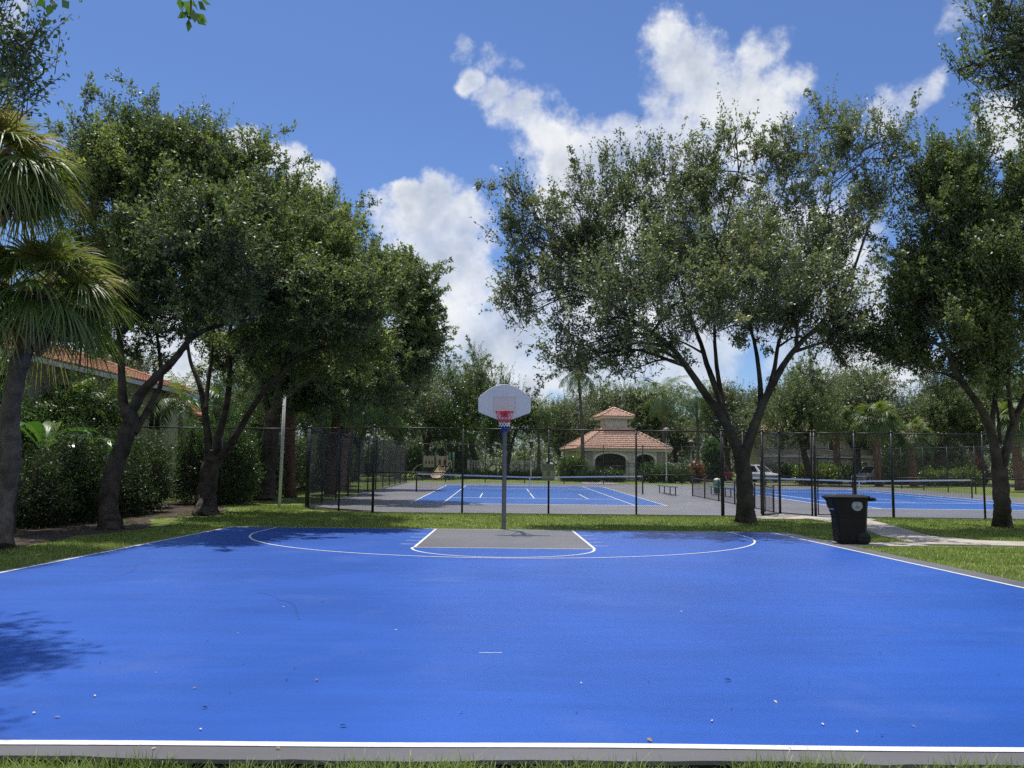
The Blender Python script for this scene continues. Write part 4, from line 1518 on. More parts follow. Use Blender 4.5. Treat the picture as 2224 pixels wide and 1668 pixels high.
YD = 52.0
Db = (-9.9, YD, gground(0, YD))
limD = [([Db, (-9.8, YD, 1.5), (-9.6, YD, 3)], .34, .28), ([(-9.6, YD, 3), (-8.5, YD, 5.5), (-6.5, YD - 1, 8)], .2, .05), ([(-9.6, YD, 3), (-10.5, YD, 6), (-11, YD, 9)], .2, .05)]
blD = [(600, 850, 80, 50), (700, 890, 80, 35), (640, 740, 90, 50), (570, 780, 70, 45), (810, 830, 75, 45), (720, 830, 80, 60), (770, 760, 90, 60), (870, 800, 50, 50), (850, 860, 50, 30), (640, 800, 80, 60), (900, 840, 35, 35)]
tree('shaded live oak beyond the left fence, behind the clustered palm trunks', Db, limD, pxblobs(blD, YD, .9), 4600, .16, OAK, BARK, seed=67, hole=-.35, hscale=2.5, branch=4, sprig=(.4, 1.0))

# near tree at the left, trunk outside the frame, twigs dipping into the view
nb = (-8.4, 9.6, gground(-8, 9.6))
lim = [([nb, (-8.4, 9.6, 1.6), (-8.2, 9.6, 3.2)], .24, .18), ([(-8.2, 9.6, 3.2), (-7.4, 9.5, 4.6), (-6.6, 9.4, 5.3), (-6.0, 9.3, 5.6)], .11, .02),
       ([(-8.2, 9.6, 3.2), (-6.6, 8.3, 5.2), (-5.0, 7.0, 6.0), (-4.2, 6.4, 6.4)], .10, .012), ([(-8.2, 9.6, 3.2), (-8.8, 9.8, 5.5), (-9, 10, 7.5)], .12, .03), ([(-8.2, 9.6, 3.2), (-7.6, 9.4, 6.0), (-6.2, 9.0, 8.0), (-5.2, 8.8, 8.3)], .11, .03)]
blL = pxblobs([(10, 85, 34, 22, 0, .3, 3), (55, 92, 42, 9, 0, .2, 4), (20, 130, 45, 14, 0, .3, 3), (50, 195, 42, 14, 0, .3, 3), (15, 215, 45, 18, 0, .4, 3), (25, 165, 50, 18, .3, .4, 2), (-70, 150, 45, 80), (-120, 90, 80, 80, -1), (-70, 230, 50, 60, -1.2), (-150, 260, 80, 90, -1), (-140, 160, 80, 90, -2.2)], 9.2)
blL += [(-6.6, 9.5, 6.4, 1.0, 1.2, .8), (-8.0, 9.6, 7.0, 1.5, 1.4, 1.2), (-6.2, 8.2, 5.9, .8, .8, .5), (-9.3, 9.8, 6.2, 1.3, 1.3, 1.1), (-6.3, 7.6, 5.0, .7, .8, .45), (-5.75, 9.2, 8.3, .95, .9, .7, 6), (-6.5, 8.2, 8.2, 1.0, .8, .8, 3), (-4.9, 7.6, 8.4, .6, .4, .4, 7), (-6.6, 10.2, 8.6, 1.3, 1.2, .9)]
tree('near tree dipping dark twigs into the top left corner', nb, lim, blL, 2300, .070, OAK, BARK, seed=71, hole=-.4, hscale=.9, branch=0, sprig=(.2, .45), per=14, brad=.014)
# broad-leaved branch overhead
ob = (-4.9, 2.4, gground(0, 2.4))
ob_r = empty('broadleaf_tree', ob, 'overhead broad-leaved tree showing only two hanging leaf clusters at the top edge', 'tree')
b = MB()
limb(b, [ob, (-4.9, 2.4, 2.2), (-4.6, 2.7, 4.2)], .2, .13)
limb(b, [(-4.6, 2.7, 4.2), (-3.6, 3.8, 5.2), (-2.4, 4.9, 5.1), at(412, -30, 5.3)], .07, .012)
limb(b, [(-3.6, 3.8, 5.2), (-3.4, 4.6, 5.2), at(110, -25, 5.3)], .03, .010)
limb(b, [at(412, -30, 5.3), at(415, 12, 5.3), at(412, 40, 5.3)], .008, .003)
limb(b, [at(110, -25, 5.3), at(125, 0, 5.3)], .008, .003)
b.build('trunk', BARK, ob_r)
cl = []
for (px, py) in ((392, 2), (400, 14), (408, 26), (415, 8), (420, 20), (402, 34), (410, 40), (424, 36), (398, 4), (418, -4), (430, 2), (388, -8), (436, -2), (426, 28), (62, -4), (70, 4), (100, 2), (110, 8), (118, 2), (126, 8), (96, -8), (134, -2), (86, -6), (25, -2), (36, 4), (30, -12)):
    cl.append(at(px, py, 5.3 + rng.uniform(-.12, .12)))
cl = np.array(cl)
more = np.array([(-3.4, 3.9, 5.4), (-2.6, 4.7, 5.3)])[rng.integers(0, 2, 260)] + rng.normal(0, .42, (260, 3)) + np.array([0, 0, .35])
more[:, 2] = np.maximum(more[:, 2], CAMZ + .64 * more[:, 1] + .2)
cl = np.concatenate([cl, more])
n = len(cl)
ax = unit(rnd_unit(n) * .8 + np.array([.1, 0, -.6]))
sd = unit(np.cross(ax, rnd_unit(n)))
ln = rng.uniform(.075, .105, n)
V, F = leaf_quads(cl, ax, sd, ln, ln * .30, .06)
np_mesh('crown', V, F, SHRUB, ob_r, tint=rng.uniform(.1, .75, n))

# ------------------------------------------------------------------ palms
YP = 16.9
Pb = g0(6, 1187)
palm('fan_palm', 'leaning fan palm at the left edge with a shaggy collar of old leaf bases', Pb,
     [Pb, at(8, 1100, YP), at(25, 1000, YP), at(22, 900, YP), at(40, 800, YP), at(66, 720, YP), at(78, 640, YP)], .19, .17, 'fan', 52, 1.06, boots=True, petiole=.95, drop=-.35, seedtint=.8)
# a taller fan palm head above it
P2 = (-10.6, 15.4, gground(0, 15.4))
palm('fan_palm', 'tall fan palm behind the leaning palm, its bright head cut by the left edge', P2,
     [P2, (-10.5, 15.4, 2.0), (-10.2, 15.4, 4.0), at(-12, 350, 15.4)], .2, .17, 'fan', 46, .98, boots=True, petiole=.8, seedtint=.85, drop=-.45)
for (px, Yq, topy, lab) in ((631, 41.0, 800, 'reddish straight palm trunk directly right of the bare grey post'),
                            (716, 44.5, 850, 'reddish palm trunk leaning right behind the angled left fence corner'),
                            (742, 50.0, 845, 'fan palm with drooping grey-green fronds above the left fence corner')):
    bq = at(px, 1080, Yq)
    bq = (bq[0], Yq, gground(0, Yq))
    tp = at(px + (22 if px == 716 else 30 if px == 742 else -3), topy, Yq)
    palm('fan_palm', lab, bq, [bq, ((bq[0] * .6 + tp[0] * .4), Yq, bq[2] * .6 + tp[2] * .4), tp], .26, .27, 'fan', 26, 1.25, bark=REDBARK, boots=True, group='palms along the left fence', petiole=.9)
for (px, Yq, topy, sz, lab) in ((1256, 76, 808, 2.7, 'tall slender coconut palm left of the pavilion cupola'),
                                (1168, 84, 893, 2.4, 'coconut palm right of the backboard, beside the white railing'),
                                (1438, 88, 855, 3.4, 'coconut palm behind the right corner of the pavilion roof'),
                                (1512, 96, 862, 3.2, 'coconut palm between the pavilion and the forked oak'),
                                (1010, 92, 935, 2.0, 'small pale palm behind the hoop pole and the white railing')):
    tp = at(px, topy, Yq)
    bq = (tp[0] + (.5 if px == 1256 else .1), Yq, .1)
    palm('coconut_palm', lab, bq, [bq, (bq[0] * .5 + tp[0] * .5 + .1, Yq, tp[2] * .5), tp], .20, .13, 'pin', 24, sz, group='coconut palms by the pavilion', seedtint=.55)
for (px, Yq, topy, sz, lab) in ((1902, 62 + 8, 905, 1.35, 'fan palm with red-brown trunk behind the closed gate'),
                                (1979, 71, 938, 1.2, 'yellow-tipped fan palm right of the closed gate, above the lime hedge'),
                                (1815, 78, 905, 1.3, 'shaded fan palm left of the closed gate, before the beige building'),
                                (2205, 60, 905, 1.3, 'fan palm at the right edge behind the mulched oak')):
    tp = at(px, topy, Yq)
    bq = (tp[0] + .1, Yq, .1)
    palm('fan_palm', lab, bq, [bq, (tp[0], Yq, tp[2] * .5), tp], .28, .34, 'fan', 30, sz, bark=REDBARK, group='fan palms behind the right court', boots=True, seedtint=.6, petiole=.8)

# ------------------------------------------------------------------ background trees
def proto_tree(name, label, h, w, seed, n, leaf, m, group, ntr=1):
    """generic live oak built at the origin"""
    rr = np.random.default_rng(seed)
    th = h * .26
    limbs = [([(0, 0, 0), (rr.normal(0, .15), rr.normal(0, .15), th * .5), (rr.normal(0, .25), 0, th)], h * .032, h * .026)]
    top = limbs[0][0][-1]
    bl = []
    for k in range(5):
        a = k * 2 * math.pi / 5 + rr.uniform(0, .6)
        e = (math.cos(a) * w * rr.uniform(.4, .6), math.sin(a) * w * rr.uniform(.4, .6), h * rr.uniform(.55, .72))
        limbs.append(([top, (top[0] * .5 + e[0] * .35, e[1] * .35, th + (e[2] - th) * .55), e], h * .017, .04))
    for k in range(16):
        a = rr.uniform(0, 6.28)
        q = rr.uniform(.0, .78)
        zz = h * (.38 + .52 * rr.uniform() * (1 - .45 * q))
        bl.append((math.cos(a) * w * q, math.sin(a) * w * q, zz, w * rr.uniform(.22, .36), w * rr.uniform(.22, .36), h * rr.uniform(.08, .14)))
    for k in range(6):
        a = rr.uniform(0, 6.28)
        q = rr.uniform(0, .6)
        bl.append((math.cos(a) * w * q, math.sin(a) * w * q, h * (.96 - .3 * q), w * .13, w * .13, h * .10, .6))
    return tree(label, (0, 0, 0), limbs, bl, n, leaf, m, BARK, group, seed=seed, hole=-.3, hscale=2.6, branch=3, sprig=(.45, 1.1), per=14, tint_shift=-.13, arms=.25, arm_len=1.2)


GB = 'background trees beyond the courts'
pa = proto_tree('a', 'x', 11.5, 5.6, 101, 3200, .17, OAK, GB)
pb = proto_tree('b', 'x', 10.5, 5.0, 102, 3000, .17, SHRUB, GB)
pc = proto_tree('c', 'x', 10.0, 6.2, 103, 3200, .17, OAK2, GB)
BGT = [  # px, Y, top py, width scale, proto, label
    (935, 86, 788, 1.0, pb, 'bright green tree behind the playground, left of the backboard'),
    (1030, 92, 770, 1.0, pa, 'rounded tree rising just left of the backboard top'),
    (1105, 84, 826, .8, pb, 'light green tree directly behind the backboard'),
    (870, 80, 790, .9, pc, 'dark tree behind the playground arc climber'),
    (1215, 112, 862, 1.0, pc, 'grey-green tree between the backboard palm and the tall coconut palm'),
    (1300, 118, 832, 1.1, pa, 'tree directly behind the pavilion cupola'),
    (1385, 112, 828, 1.1, pc, 'tree behind the right slope of the pavilion roof'),
    (1470, 120, 850, 1.0, pb, 'tree behind the lamp posts right of the pavilion'),
    (1580, 100, 830, 1.0, pc, 'tree in the gap left of the forked oak fork'),
    (1745, 72, 785, 1.05, pa, 'mid-distance live oak before the beige building, between the gates'),
    (1690, 108, 840, 1.0, pc, 'tree behind the forked oak trunk, left of the beige building'),
    (1850, 84, 790, 1.1, pc, 'large dark tree above the closed gate'),
    (1945, 96, 850, 1.0, pb, 'green tree between the two red-trunked fan palms'),
    (2040, 78, 800, 1.05, pa, 'dark live oak behind the lime hedge'),
    (2120, 84, 820, 1.0, pc, 'grey-trunked tree behind the right net post'),
    (2230, 74, 790, 1.1, pa, 'tree behind the mulched oak at the right edge'),
    (470, 62, 830, .9, pb, 'bright tree in the gap between the left house and the multi-stemmed oak'),
    (560, 70, 770, 1.0, pc, 'tree behind the bare grey post on the left'),
    (680, 72, 770, 1.0, pa, 'tree filling behind the reddish palms on the left'),
    (780, 70, 790, .95, pb, 'tree behind the left tennis fence, left of the playground'),
    (60, 44, 770, .9, pc, 'dark tree behind the fan palms at the left edge'),
    (250, 50, 740, .8, pc, 'dark tree behind the tiled roof of the left house'),
]
hs = {pa: 11.5, pb: 10.5, pc: 10.0}
first = set()
for (px, Yq, top, ws, pr, lab) in BGT:
    tp = at(px, top, Yq)
    k = (tp[2] - .1) / hs[pr] / 1.03
    loc = (tp[0], Yq, gground(0, Yq))
    rz = rng.uniform(0, 6.28)
    sc_ = (k * ws * rng.uniform(.95, 1.15), k * ws * rng.uniform(.95, 1.15), k)
    if pr not in first:
        first.add(pr)
        pr.location, pr.rotation_euler, pr.scale = loc, (0, 0, rz), sc_
        pr['label'] = lab
    else:
        dup(pr, loc, rz, lab, sc_)
# far-off belt of trees reading as one mass
bl = []
for i in range(90):
    x = -95 + i * 2.6
    y = 136 + 5 * math.sin(i * .7) + rng.normal(0, 3)
    hgt = 7.8 + 2.2 * math.sin(i * .45) + rng.normal(0, 1.1) + (1.5 if x < -10 else 0)
    bl.append((x, y, hgt * .52, 3.0, 2.5, hgt * .48))
for i in range(70):
    bl.append((-85 + i * 3.0 + rng.normal(0, .6), 124 + rng.normal(0, 2), 1.7, 2.4, 1.6, 2.2, 1.5))
fw = crown('distant_wood', bl, 17000, (20, 160, 0), .48, OAK2, None, per=12, sprig=(.8, 2.0), hole=-.6, hscale=4, seed=90, twigs=False)
tag(fw, kind='stuff')


# ------------------------------------------------------------------ hedges and shrubs
def shrub(name, label, cat, blobs, n, leaf, m, group=None, per=12, sprig=(.2, .5), seed=5, up=.3, hole=-.35):
    c = np.mean([b[:3] for b in blobs], axis=0)
    base = (c[0], c[1], gground(0, c[1]))
    r = empty(name, base, label, cat, group)
    b = MB()
    for bl_ in blobs:
        for _ in range(3):
            e = (bl_[0] + rng.normal(0, .3) * bl_[3], bl_[1] + rng.normal(0, .3) * bl_[4], bl_[2])
            s = (bl_[0] + rng.normal(0, .15), bl_[1] + rng.normal(0, .15), gground(0, bl_[1]) - .05)
            b.tube([s, ((s[0] + e[0]) / 2 + rng.normal(0, .05), (s[1] + e[1]) / 2, (s[2] + e[2]) / 2), e], [.022, .016, .008], 5)
    zz_ = gground(0, c[1]) - .04
    xs_ = sorted(blobs, key=lambda q: q[0] + q[1])
    b.tube([(xs_[0][0] - .2, xs_[0][1] - .02, zz_)] + [(q[0], q[1], gground(0, q[1]) - .04) for q in xs_] + [(xs_[-1][0] + .2, xs_[-1][1] + .02, zz_)], .03, 5)
    b.build('stems', BARK, r)
    crown('foliage', blobs, n, (c[0], c[1], c[2] - 1.5), leaf, m, r, per=per, sprig=sprig, up=up, hole=hole, hscale=.9, seed=seed, shell=.36)
    return r


def hedge_blobs(pts, h, w, step=.7, jit=.12):
    out = []
    P = [Vector(p) for p in pts]
    for a, b_ in zip(P[:-1], P[1:]):
        n = max(1, int((b_ - a).length / step))
        for i in range(n):
            q = a.lerp(b_, (i + .5) / n)
            hh = h * rng.uniform(1 - jit, 1 + jit)
            z = gground(0, q.y)
            out.append((q.x + rng.normal(0, .1), q.y + rng.normal(0, .1), z + hh * .5, w * rng.uniform(.8, 1.1), w * rng.uniform(.8, 1.1), hh * .55))
    return out


HL = [((-13.1, 15.0), (-12.9, 19.0), (-12.6, 23.0), 'dark tall hedge behind the leaning fan palm trunk at the left edge'),
      ((-12.6, 23.0), (-12.4, 26.5), (-12.4, 29.5), 'dark tall hedge between the two leaning left oaks')]
for a, b_, c_, lab in HL:
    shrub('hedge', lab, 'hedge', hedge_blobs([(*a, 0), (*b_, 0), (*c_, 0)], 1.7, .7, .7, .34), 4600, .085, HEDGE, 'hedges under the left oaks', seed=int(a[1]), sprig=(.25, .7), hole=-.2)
shrub('shrub', 'tall bright green shrub bank screening the wall of the left house', 'shrub', hedge_blobs([(-15.4, 20.5, 0), (-15.6, 28, 0), (-15.6, 35, 0)], 3.9, .8, 1.0, .22), 4800, .11, SHRUB, seed=95)
shrub('hedge', 'sunlit green hedge just left of the bare grey post behind the left fence', 'hedge', hedge_blobs([(-13.0, 34.5, 0), (-10.2, 34.6, 0)], 2.75, .8), 3600, .085, SHRUB, 'hedges under the left oaks', seed=77)
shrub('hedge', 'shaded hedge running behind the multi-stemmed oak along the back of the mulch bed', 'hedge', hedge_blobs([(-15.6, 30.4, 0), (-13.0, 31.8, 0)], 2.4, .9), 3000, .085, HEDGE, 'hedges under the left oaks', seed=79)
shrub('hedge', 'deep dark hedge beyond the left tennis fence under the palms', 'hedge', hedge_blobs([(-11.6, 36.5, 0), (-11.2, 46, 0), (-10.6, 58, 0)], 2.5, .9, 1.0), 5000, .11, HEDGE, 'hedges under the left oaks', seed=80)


def pxh(px, Yq):
    q_ = at(px, 1010, Yq)
    return (q_[0], Yq, 0)


shrub('hedge', 'lime green hedge behind the right tennis court, left part by the gate', 'hedge', hedge_blobs([pxh(1735, 76), pxh(1815, 76)], 1.15, .8, 1.1), 900, .17, LIME, 'clipped lime hedges', seed=81)
shrub('hedge', 'tall lime green hedge behind the right net between the fan palm and grey trunks', 'hedge', hedge_blobs([pxh(1925, 79), pxh(2100, 79)], 1.9, .9, 1.1), 1600, .18, LIME, 'clipped lime hedges', seed=82)
shrub('hedge', 'low rounded lime hedge right behind the right net post', 'hedge', hedge_blobs([pxh(2000, 73), pxh(2125, 72)], 1.0, .7, 1.0), 1200, .15, LIME, 'clipped lime hedges', seed=83)
shrub('shrub', 'orange-red flowering shrub right of the lime hedges', 'shrub', hedge_blobs([pxh(2105, 81), pxh(2140, 81)], 2.0, .8, .8), 500, .2, REDLEAF, seed=84)
shrub('shrub', 'red-leaved croton shrub beside the white garden wall', 'shrub', hedge_blobs([pxh(1500, 74), pxh(1528, 74)], 1.3, .55, .6), 420, .16, REDLEAF, seed=85)
shrub('shrub', 'yellow-green bush at the left foot of the pavilion', 'shrub', hedge_blobs([pxh(1225, 76.5), pxh(1262, 76.5)], 1.7, .7, .7), 700, .17, LIME, seed=86)
shrub('hedge', 'low dark green hedge along the front of the pavilion', 'hedge', hedge_blobs([pxh(1262, 75.2), pxh(1352, 75.2)], .6, .55, .8), 900, .13, SHRUB, seed=87)
shrub('hedge', 'low dark hedge in front of the white railings behind the hoop pole', 'hedge', hedge_blobs([pxh(1005, 84), pxh(1190, 84)], .45, .5, .9), 1300, .15, SHRUB, seed=88)
shrub('hedge', 'mixed green hedge right of the pavilion behind the first bench', 'hedge', hedge_blobs([pxh(1405, 73), pxh(1490, 73)], 1.2, .7, .8), 900, .15, SHRUB, seed=89)
shrub('shrub', 'tall green bush behind the white garden wall end near the red vehicle', 'shrub', hedge_blobs([pxh(1528, 84), pxh(1562, 84)], 3.4, .9, .8), 900, .2, SHRUB, seed=91)
shrub('shrub', 'broad sunlit shrub mass behind the lime hedges on the right', 'shrub', hedge_blobs([pxh(1930, 88), pxh(2080, 88)], 4.2, 1.5, 1.6), 2200, .24, SHRUB, seed=92)
shrub('hedge', 'dark hedge at the foot of the beige building', 'hedge', hedge_blobs([pxh(1660, 97), pxh(1880, 97)], 1.6, .9, 1.2), 1400, .22, SHRUB, seed=93)
shrub('hedge', 'dark understorey hedge behind the playground', 'hedge', hedge_blobs([pxh(760, 90), pxh(1010, 90)], 3.0, 1.3, 1.3), 2200, .24, SHRUB, seed=94)

# undergrowth beside the left house
for (px, Yq, topy, sz, nf, lab) in ((118, 30, 900, 2.0, 9, 'feathery palm in front of the left house, beside the banana plants'),
                                    (222, 33, 880, 2.1, 9, 'arching feather palm left of the leaning oak trunk'),
                                    (392, 40, 868, 2.6, 13, 'drooping feather palm between the two left oaks')):
    tp = at(px, topy, Yq)
    bq = (tp[0], Yq, gground(0, Yq))
    palm('feather_palm', lab, bq, [bq, (tp[0] + .1, Yq, tp[2] * .5), tp], .14, .10, 'pin', nf, sz, group='feather palms by the left house', seedtint=.6)
for j, (px, py, Yq, lab) in enumerate(((95, 985, 26.5, 'broad-leaved banana plant beside the leaning fan palm trunk'), (165, 1000, 28, 'banana plant left of the leaning oak trunk, in front of the yellow wall'))):
    tp = at(px, py, Yq)
    base = (tp[0], Yq, gground(0, Yq))
    r = empty('banana_plant', base, lab, 'banana plant', 'banana plants by the left house')
    MB().tube([base, (tp[0], Yq, tp[2] * .6), tp], [.12, .10, .06], 10).build('stem', BANANA, r)
    parts = []
    for k in range(9):
        az = k * 2.399 + j
        h = np.array([math.cos(az), math.sin(az), 0])
        el = rng.uniform(.5, 1.2)
        L = rng.uniform(1.5, 2.1)
        tt = np.linspace(0, 1, 9)
        ang = el - 1.7 * tt ** 1.5
        P = np.array(tp) + np.concatenate([[np.zeros(3)], np.cumsum((h[None] * np.cos(ang)[:, None] + np.array([0, 0, 1.0]) * np.sin(ang)[:, None])[:-1] * L / 8, axis=0)])
        lat = np.array([-h[1], h[0], 0])
        w = np.array([.02, .03, .16, .24, .27, .26, .22, .14, .02])
        for sg_ in (-1, 1):
            E = P + sg_ * lat * w[:, None] + np.array([0, 0, .35]) * w[:, None]
            V = np.stack([P, E], 1).reshape(-1, 3)
            F = np.array([[2 * i, 2 * i + 1, 2 * i + 3, 2 * i + 2] for i in range(8)])
            parts.append((V, F))
    V, F = join_vf(parts)
    np_mesh('leaves', V, F, BANANA, r, tint=np.repeat(rng.uniform(0, 1, len(parts)), 8))

# old picket fence in the hedge at the left edge
b = MB()
r = empty('picket_fence', (-11.6, 17.5, gz(17)), 'dark picket fence in front of the shaded hedge at the left edge', 'fence')
for i in range(34):
    y = 15.0 + i * .16
    b.box(-11.62, -11.59, y, y + .10, gz(y) - .1, 1.25)
b.build('pickets', pmat('dark_timber', (0.05, 0.042, 0.034), .9, .2), r)
b = MB()
for z in (.15, .9):
    b.box(-11.585, -11.55, 15.0, 20.5, z, z + .08)
b.build('rails', bpy.data.materials['dark_timber'], r)


# ------------------------------------------------------------------ buildings
def roof_face(V, F, P0, P1, Q0, Q1, tile=.28, course=.38, amp=.045):
    """barrel-tiled roof face; eave P0-P1, upper edge Q0-Q1"""
    P0, P1, Q0, Q1 = [np.array(q, float) for q in (P0, P1, Q0, Q1)]
    e = unit(P1 - P0)
    up = (Q0 - P0) - e * np.dot(Q0 - P0, e)
    H = np.linalg.norm(up)
    up = up / H
    nrm = unit(np.cross(e, up))
    if nrm[2] < 0:
        nrm = -nrm
    L = np.linalg.norm(P1 - P0)
    a0, a1 = np.dot(Q0 - P0, e), np.dot(Q1 - P0, e)
    nc = max(1, int(round(H / course)))
    for j in range(nc):
        t0, t1 = j / nc, (j + 1) / nc
        l0, r0 = a0 * t0, L + (a1 - L) * t0
        l1, r1 = a0 * t1, L + (a1 - L) * t1
        n = max(2, int((r0 - l0) / (tile / 6)))
        s0 = np.linspace(l0, r0, n)
        s1 = np.clip(s0, l1, max(l1, r1))
        w0 = amp * np.abs(np.sin(np.pi * s0 / tile))
        b = sum(len(v) for v in V)
        A = P0 + np.outer(s0, e) + up * H * t0 + np.outer(w0 + .035, nrm)
        B = P0 + np.outer(s1, e) + up * H * t1 + np.outer(w0, nrm)
        C = P0 + np.outer(s0, e) + up * H * t0
        V += [A, B, C]
        i = np.arange(n - 1)[:, None]
        F.append(b + np.concatenate([i, i + 1, i + 1 + n, i + n], 1))
        F.append(b + np.concatenate([i + 2 * n, i + 1 + 2 * n, i + 1, i], 1))


def hip_roof(name, x0, x1, y0, y1, z, rise, m, parent, tile=.28, course=.38, top=None):
    """top: (tx0,tx1,ty0,ty1) flat upper rectangle; else ridge/pyramid"""
    w, d = x1 - x0, y1 - y0
    if top is None:
        hh = min(w, d) / 2
        top = (x0 + hh, x1 - hh, y0 + hh, y1 - hh)
    a, b_, c, d_ = top
    Z = z + rise
    V, F = [], []
    roof_face(V, F, (x0, y0, z), (x1, y0, z), (a, c, Z), (b_, c, Z), tile, course)
    roof_face(V, F, (x1, y0, z), (x1, y1, z), (b_, c, Z), (b_, d_, Z), tile, course)
    roof_face(V, F, (x1, y1, z), (x0, y1, z), (b_, d_, Z), (a, d_, Z), tile, course)
    roof_face(V, F, (x0, y1, z), (x0, y0, z), (a, d_, Z), (a, c, Z), tile, course)
    o = np_mesh(name, np.concatenate(V), np.concatenate(F), m, parent)
    cb = MB()
    for p, q in (((x0, y0), (a, c)), ((x1, y0), (b_, c)), ((x1, y1), (b_, d_)), ((x0, y1), (a, d_))):
        P, Q = Vector((p[0], p[1], z + .05)), Vector((q[0], q[1], Z + .06))
        n = max(2, int((Q - P).length / .4))
        for i in range(n):
            u, v = P.lerp(Q, i / n), P.lerp(Q, (i + .98) / n)
            cb.tube([u, v], [.115, .09], 7)
    if abs(b_ - a) > .2 or abs(d_ - c) > .2:
        if min(abs(b_ - a), abs(d_ - c)) < .05:
            cb.tube([(a, c, Z + .06), (b_, d_, Z + .06)], .11, 7)
    cb.build('hip_caps', m, o)
    return o


def arch_wall(x0, x1, y0, y1, z0, z1, openings, dx=.08):
    """front wall along x with arched openings [(xa, xb, spring, rise)]"""
    b = MB()
    edges = [x0]
    for xa, xb, sp_, ri in openings:
        b.box(edges[-1], xa, y0, y1, z0, z1)
        n = 20
        for i in range(n):
            u, v = xa + (xb - xa) * i / n, xa + (xb - xa) * (i + 1) / n

            def hh(x):
                t = 2 * (x - xa) / (xb - xa) - 1
                return sp_ + ri * math.sqrt(max(0, 1 - t * t))
            za, zb = z0 + hh(u), z0 + hh(v)
            b.add([(u, y0, za), (v, y0, zb), (v, y0, z1), (u, y0, z1), (u, y1, za), (v, y1, zb), (v, y1, z1), (u, y1, z1)],
                  [(0, 1, 2, 3), (5, 4, 7, 6), (0, 4, 5, 1), (3, 2, 6, 7)])
        edges.append(xb)
    b.box(edges[-1], x1, y0, y1, z0, z1)
    return b


def arch_band(b, xa, xb, sp_, ri, y, z0, w=.20, th=.05):
    n = 24
    for i in range(n):
        pts = []
        for k, rr in ((i, 0), (i + 1, 0), (i + 1, 1), (i, 1)):
            t = -1 + 2 * k / n
            x = (xa + xb) / 2 + t * ((xb - xa) / 2 + w * rr)
            zz = z0 + sp_ + (ri + w * rr) * math.sqrt(max(0, 1 - t * t))
            pts.append((x, zz))
        b.prism(pts, y - th, y - .003, 'y')


pv = empty('pavilion', (0, 0, 0), 'open arched pavilion with terracotta hip roof and square cupola behind the tennis court', 'pavilion')
W2, D2, EZ = 4.2, 4.0, 2.85
fw_ = arch_wall(-W2, W2, -D2, -D2 + .35, 0, EZ, [(-2.85, .2, 1.95, .62), (1.05, 3.0, 1.95, .58)])
fw_.build('front_wall', STUCCO, pv)
for xw in (-W2, W2 - .35):
    MB().box(xw, xw + .35, -D2 + .352, D2 - .352, 0, EZ).build('side_wall', STUCCO, pv)
MB().box(-W2, W2, D2 - .35, D2, 0, EZ).build('back_wall', STUCCO, pv)
MB().box(-W2 + .36, W2 - .36, -D2 + .36, D2 - .36, EZ - .1, EZ - .02).build('ceiling', STUCCO, pv)
MB().box(-W2 - .1, W2 + .1, -D2 - .1, D2 + .1, -.15, .03).build('floor_slab', CONC, pv)
for ar in ((-2.85, .2, 1.95, .62), (1.05, 3.0, 1.95, .58)):
    b = MB()
    arch_band(b, *ar, -D2, 0)
    b.build('arch_trim', WHITE, pv)
for cx in (.65,):
    b = MB()
    b.tube([(cx, -D2 - .08, .03), (cx, -D2 - .08, 1.72)], [.30, .27], 16)
    b.box(cx - .36, cx + .36, -D2 - .44, -D2 - .006, 1.72, 1.86)
    b.box(cx - .36, cx + .36, -D2 - .44, -D2 - .006, .0301, .14)
    b.build('column', STUCCO, pv)
ROUGH = pmat('rough_stone', (0.30, 0.28, 0.26), .95, .25, 5.0, .05, 9.0)
for (xa, xb) in ((-W2 - .06, -3.1), (3.25, W2 + .06)):
    MB().cbox(xa, xb, -D2 - .12, -D2 - .004, .031, EZ - .12, .03).build('stone_pier', ROUGH, pv)
b = MB()
e = .36
b.box(-W2 - e, W2 + e, -D2 - e, -D2 - e + .06, EZ - .06, EZ + .14)
b.box(-W2 - e, W2 + e, D2 + e - .06, D2 + e, EZ - .06, EZ + .14)
b.box(-W2 - e, -W2 - e + .06, -D2 - e + .061, D2 + e - .061, EZ - .06, EZ + .14)
b.box(W2 + e - .06, W2 + e, -D2 - e + .061, D2 + e - .061, EZ - .06, EZ + .14)
b.box(-W2 - e + .061, W2 + e - .061, -D2 - e + .061, D2 + e - .061, EZ + .0, EZ + .05)
b.build('fascia', CREAM, pv)
rf = hip_roof('roof', -W2 - e - .08, W2 + e + .08, -D2 - e - .08, D2 + e + .08, EZ + .15, 2.15, TERRA, pv, .30, .36, top=(-1.25, 1.25, -1.2, 1.2))
cu = MB().box(-1.12, 1.12, -1.08, 1.08, EZ + 2.1, EZ + 3.25).build('cupola', STUCCO, pv)
MB().box(-1.62, 1.62, -1.58, 1.58, EZ + 3.22, EZ + 3.42).build('cupola_fascia', CREAM, cu)
hip_roof('cupola_roof', -1.7, 1.7, -1.66, 1.66, EZ + 3.43, .88, TERRA, pv, .30, .34)
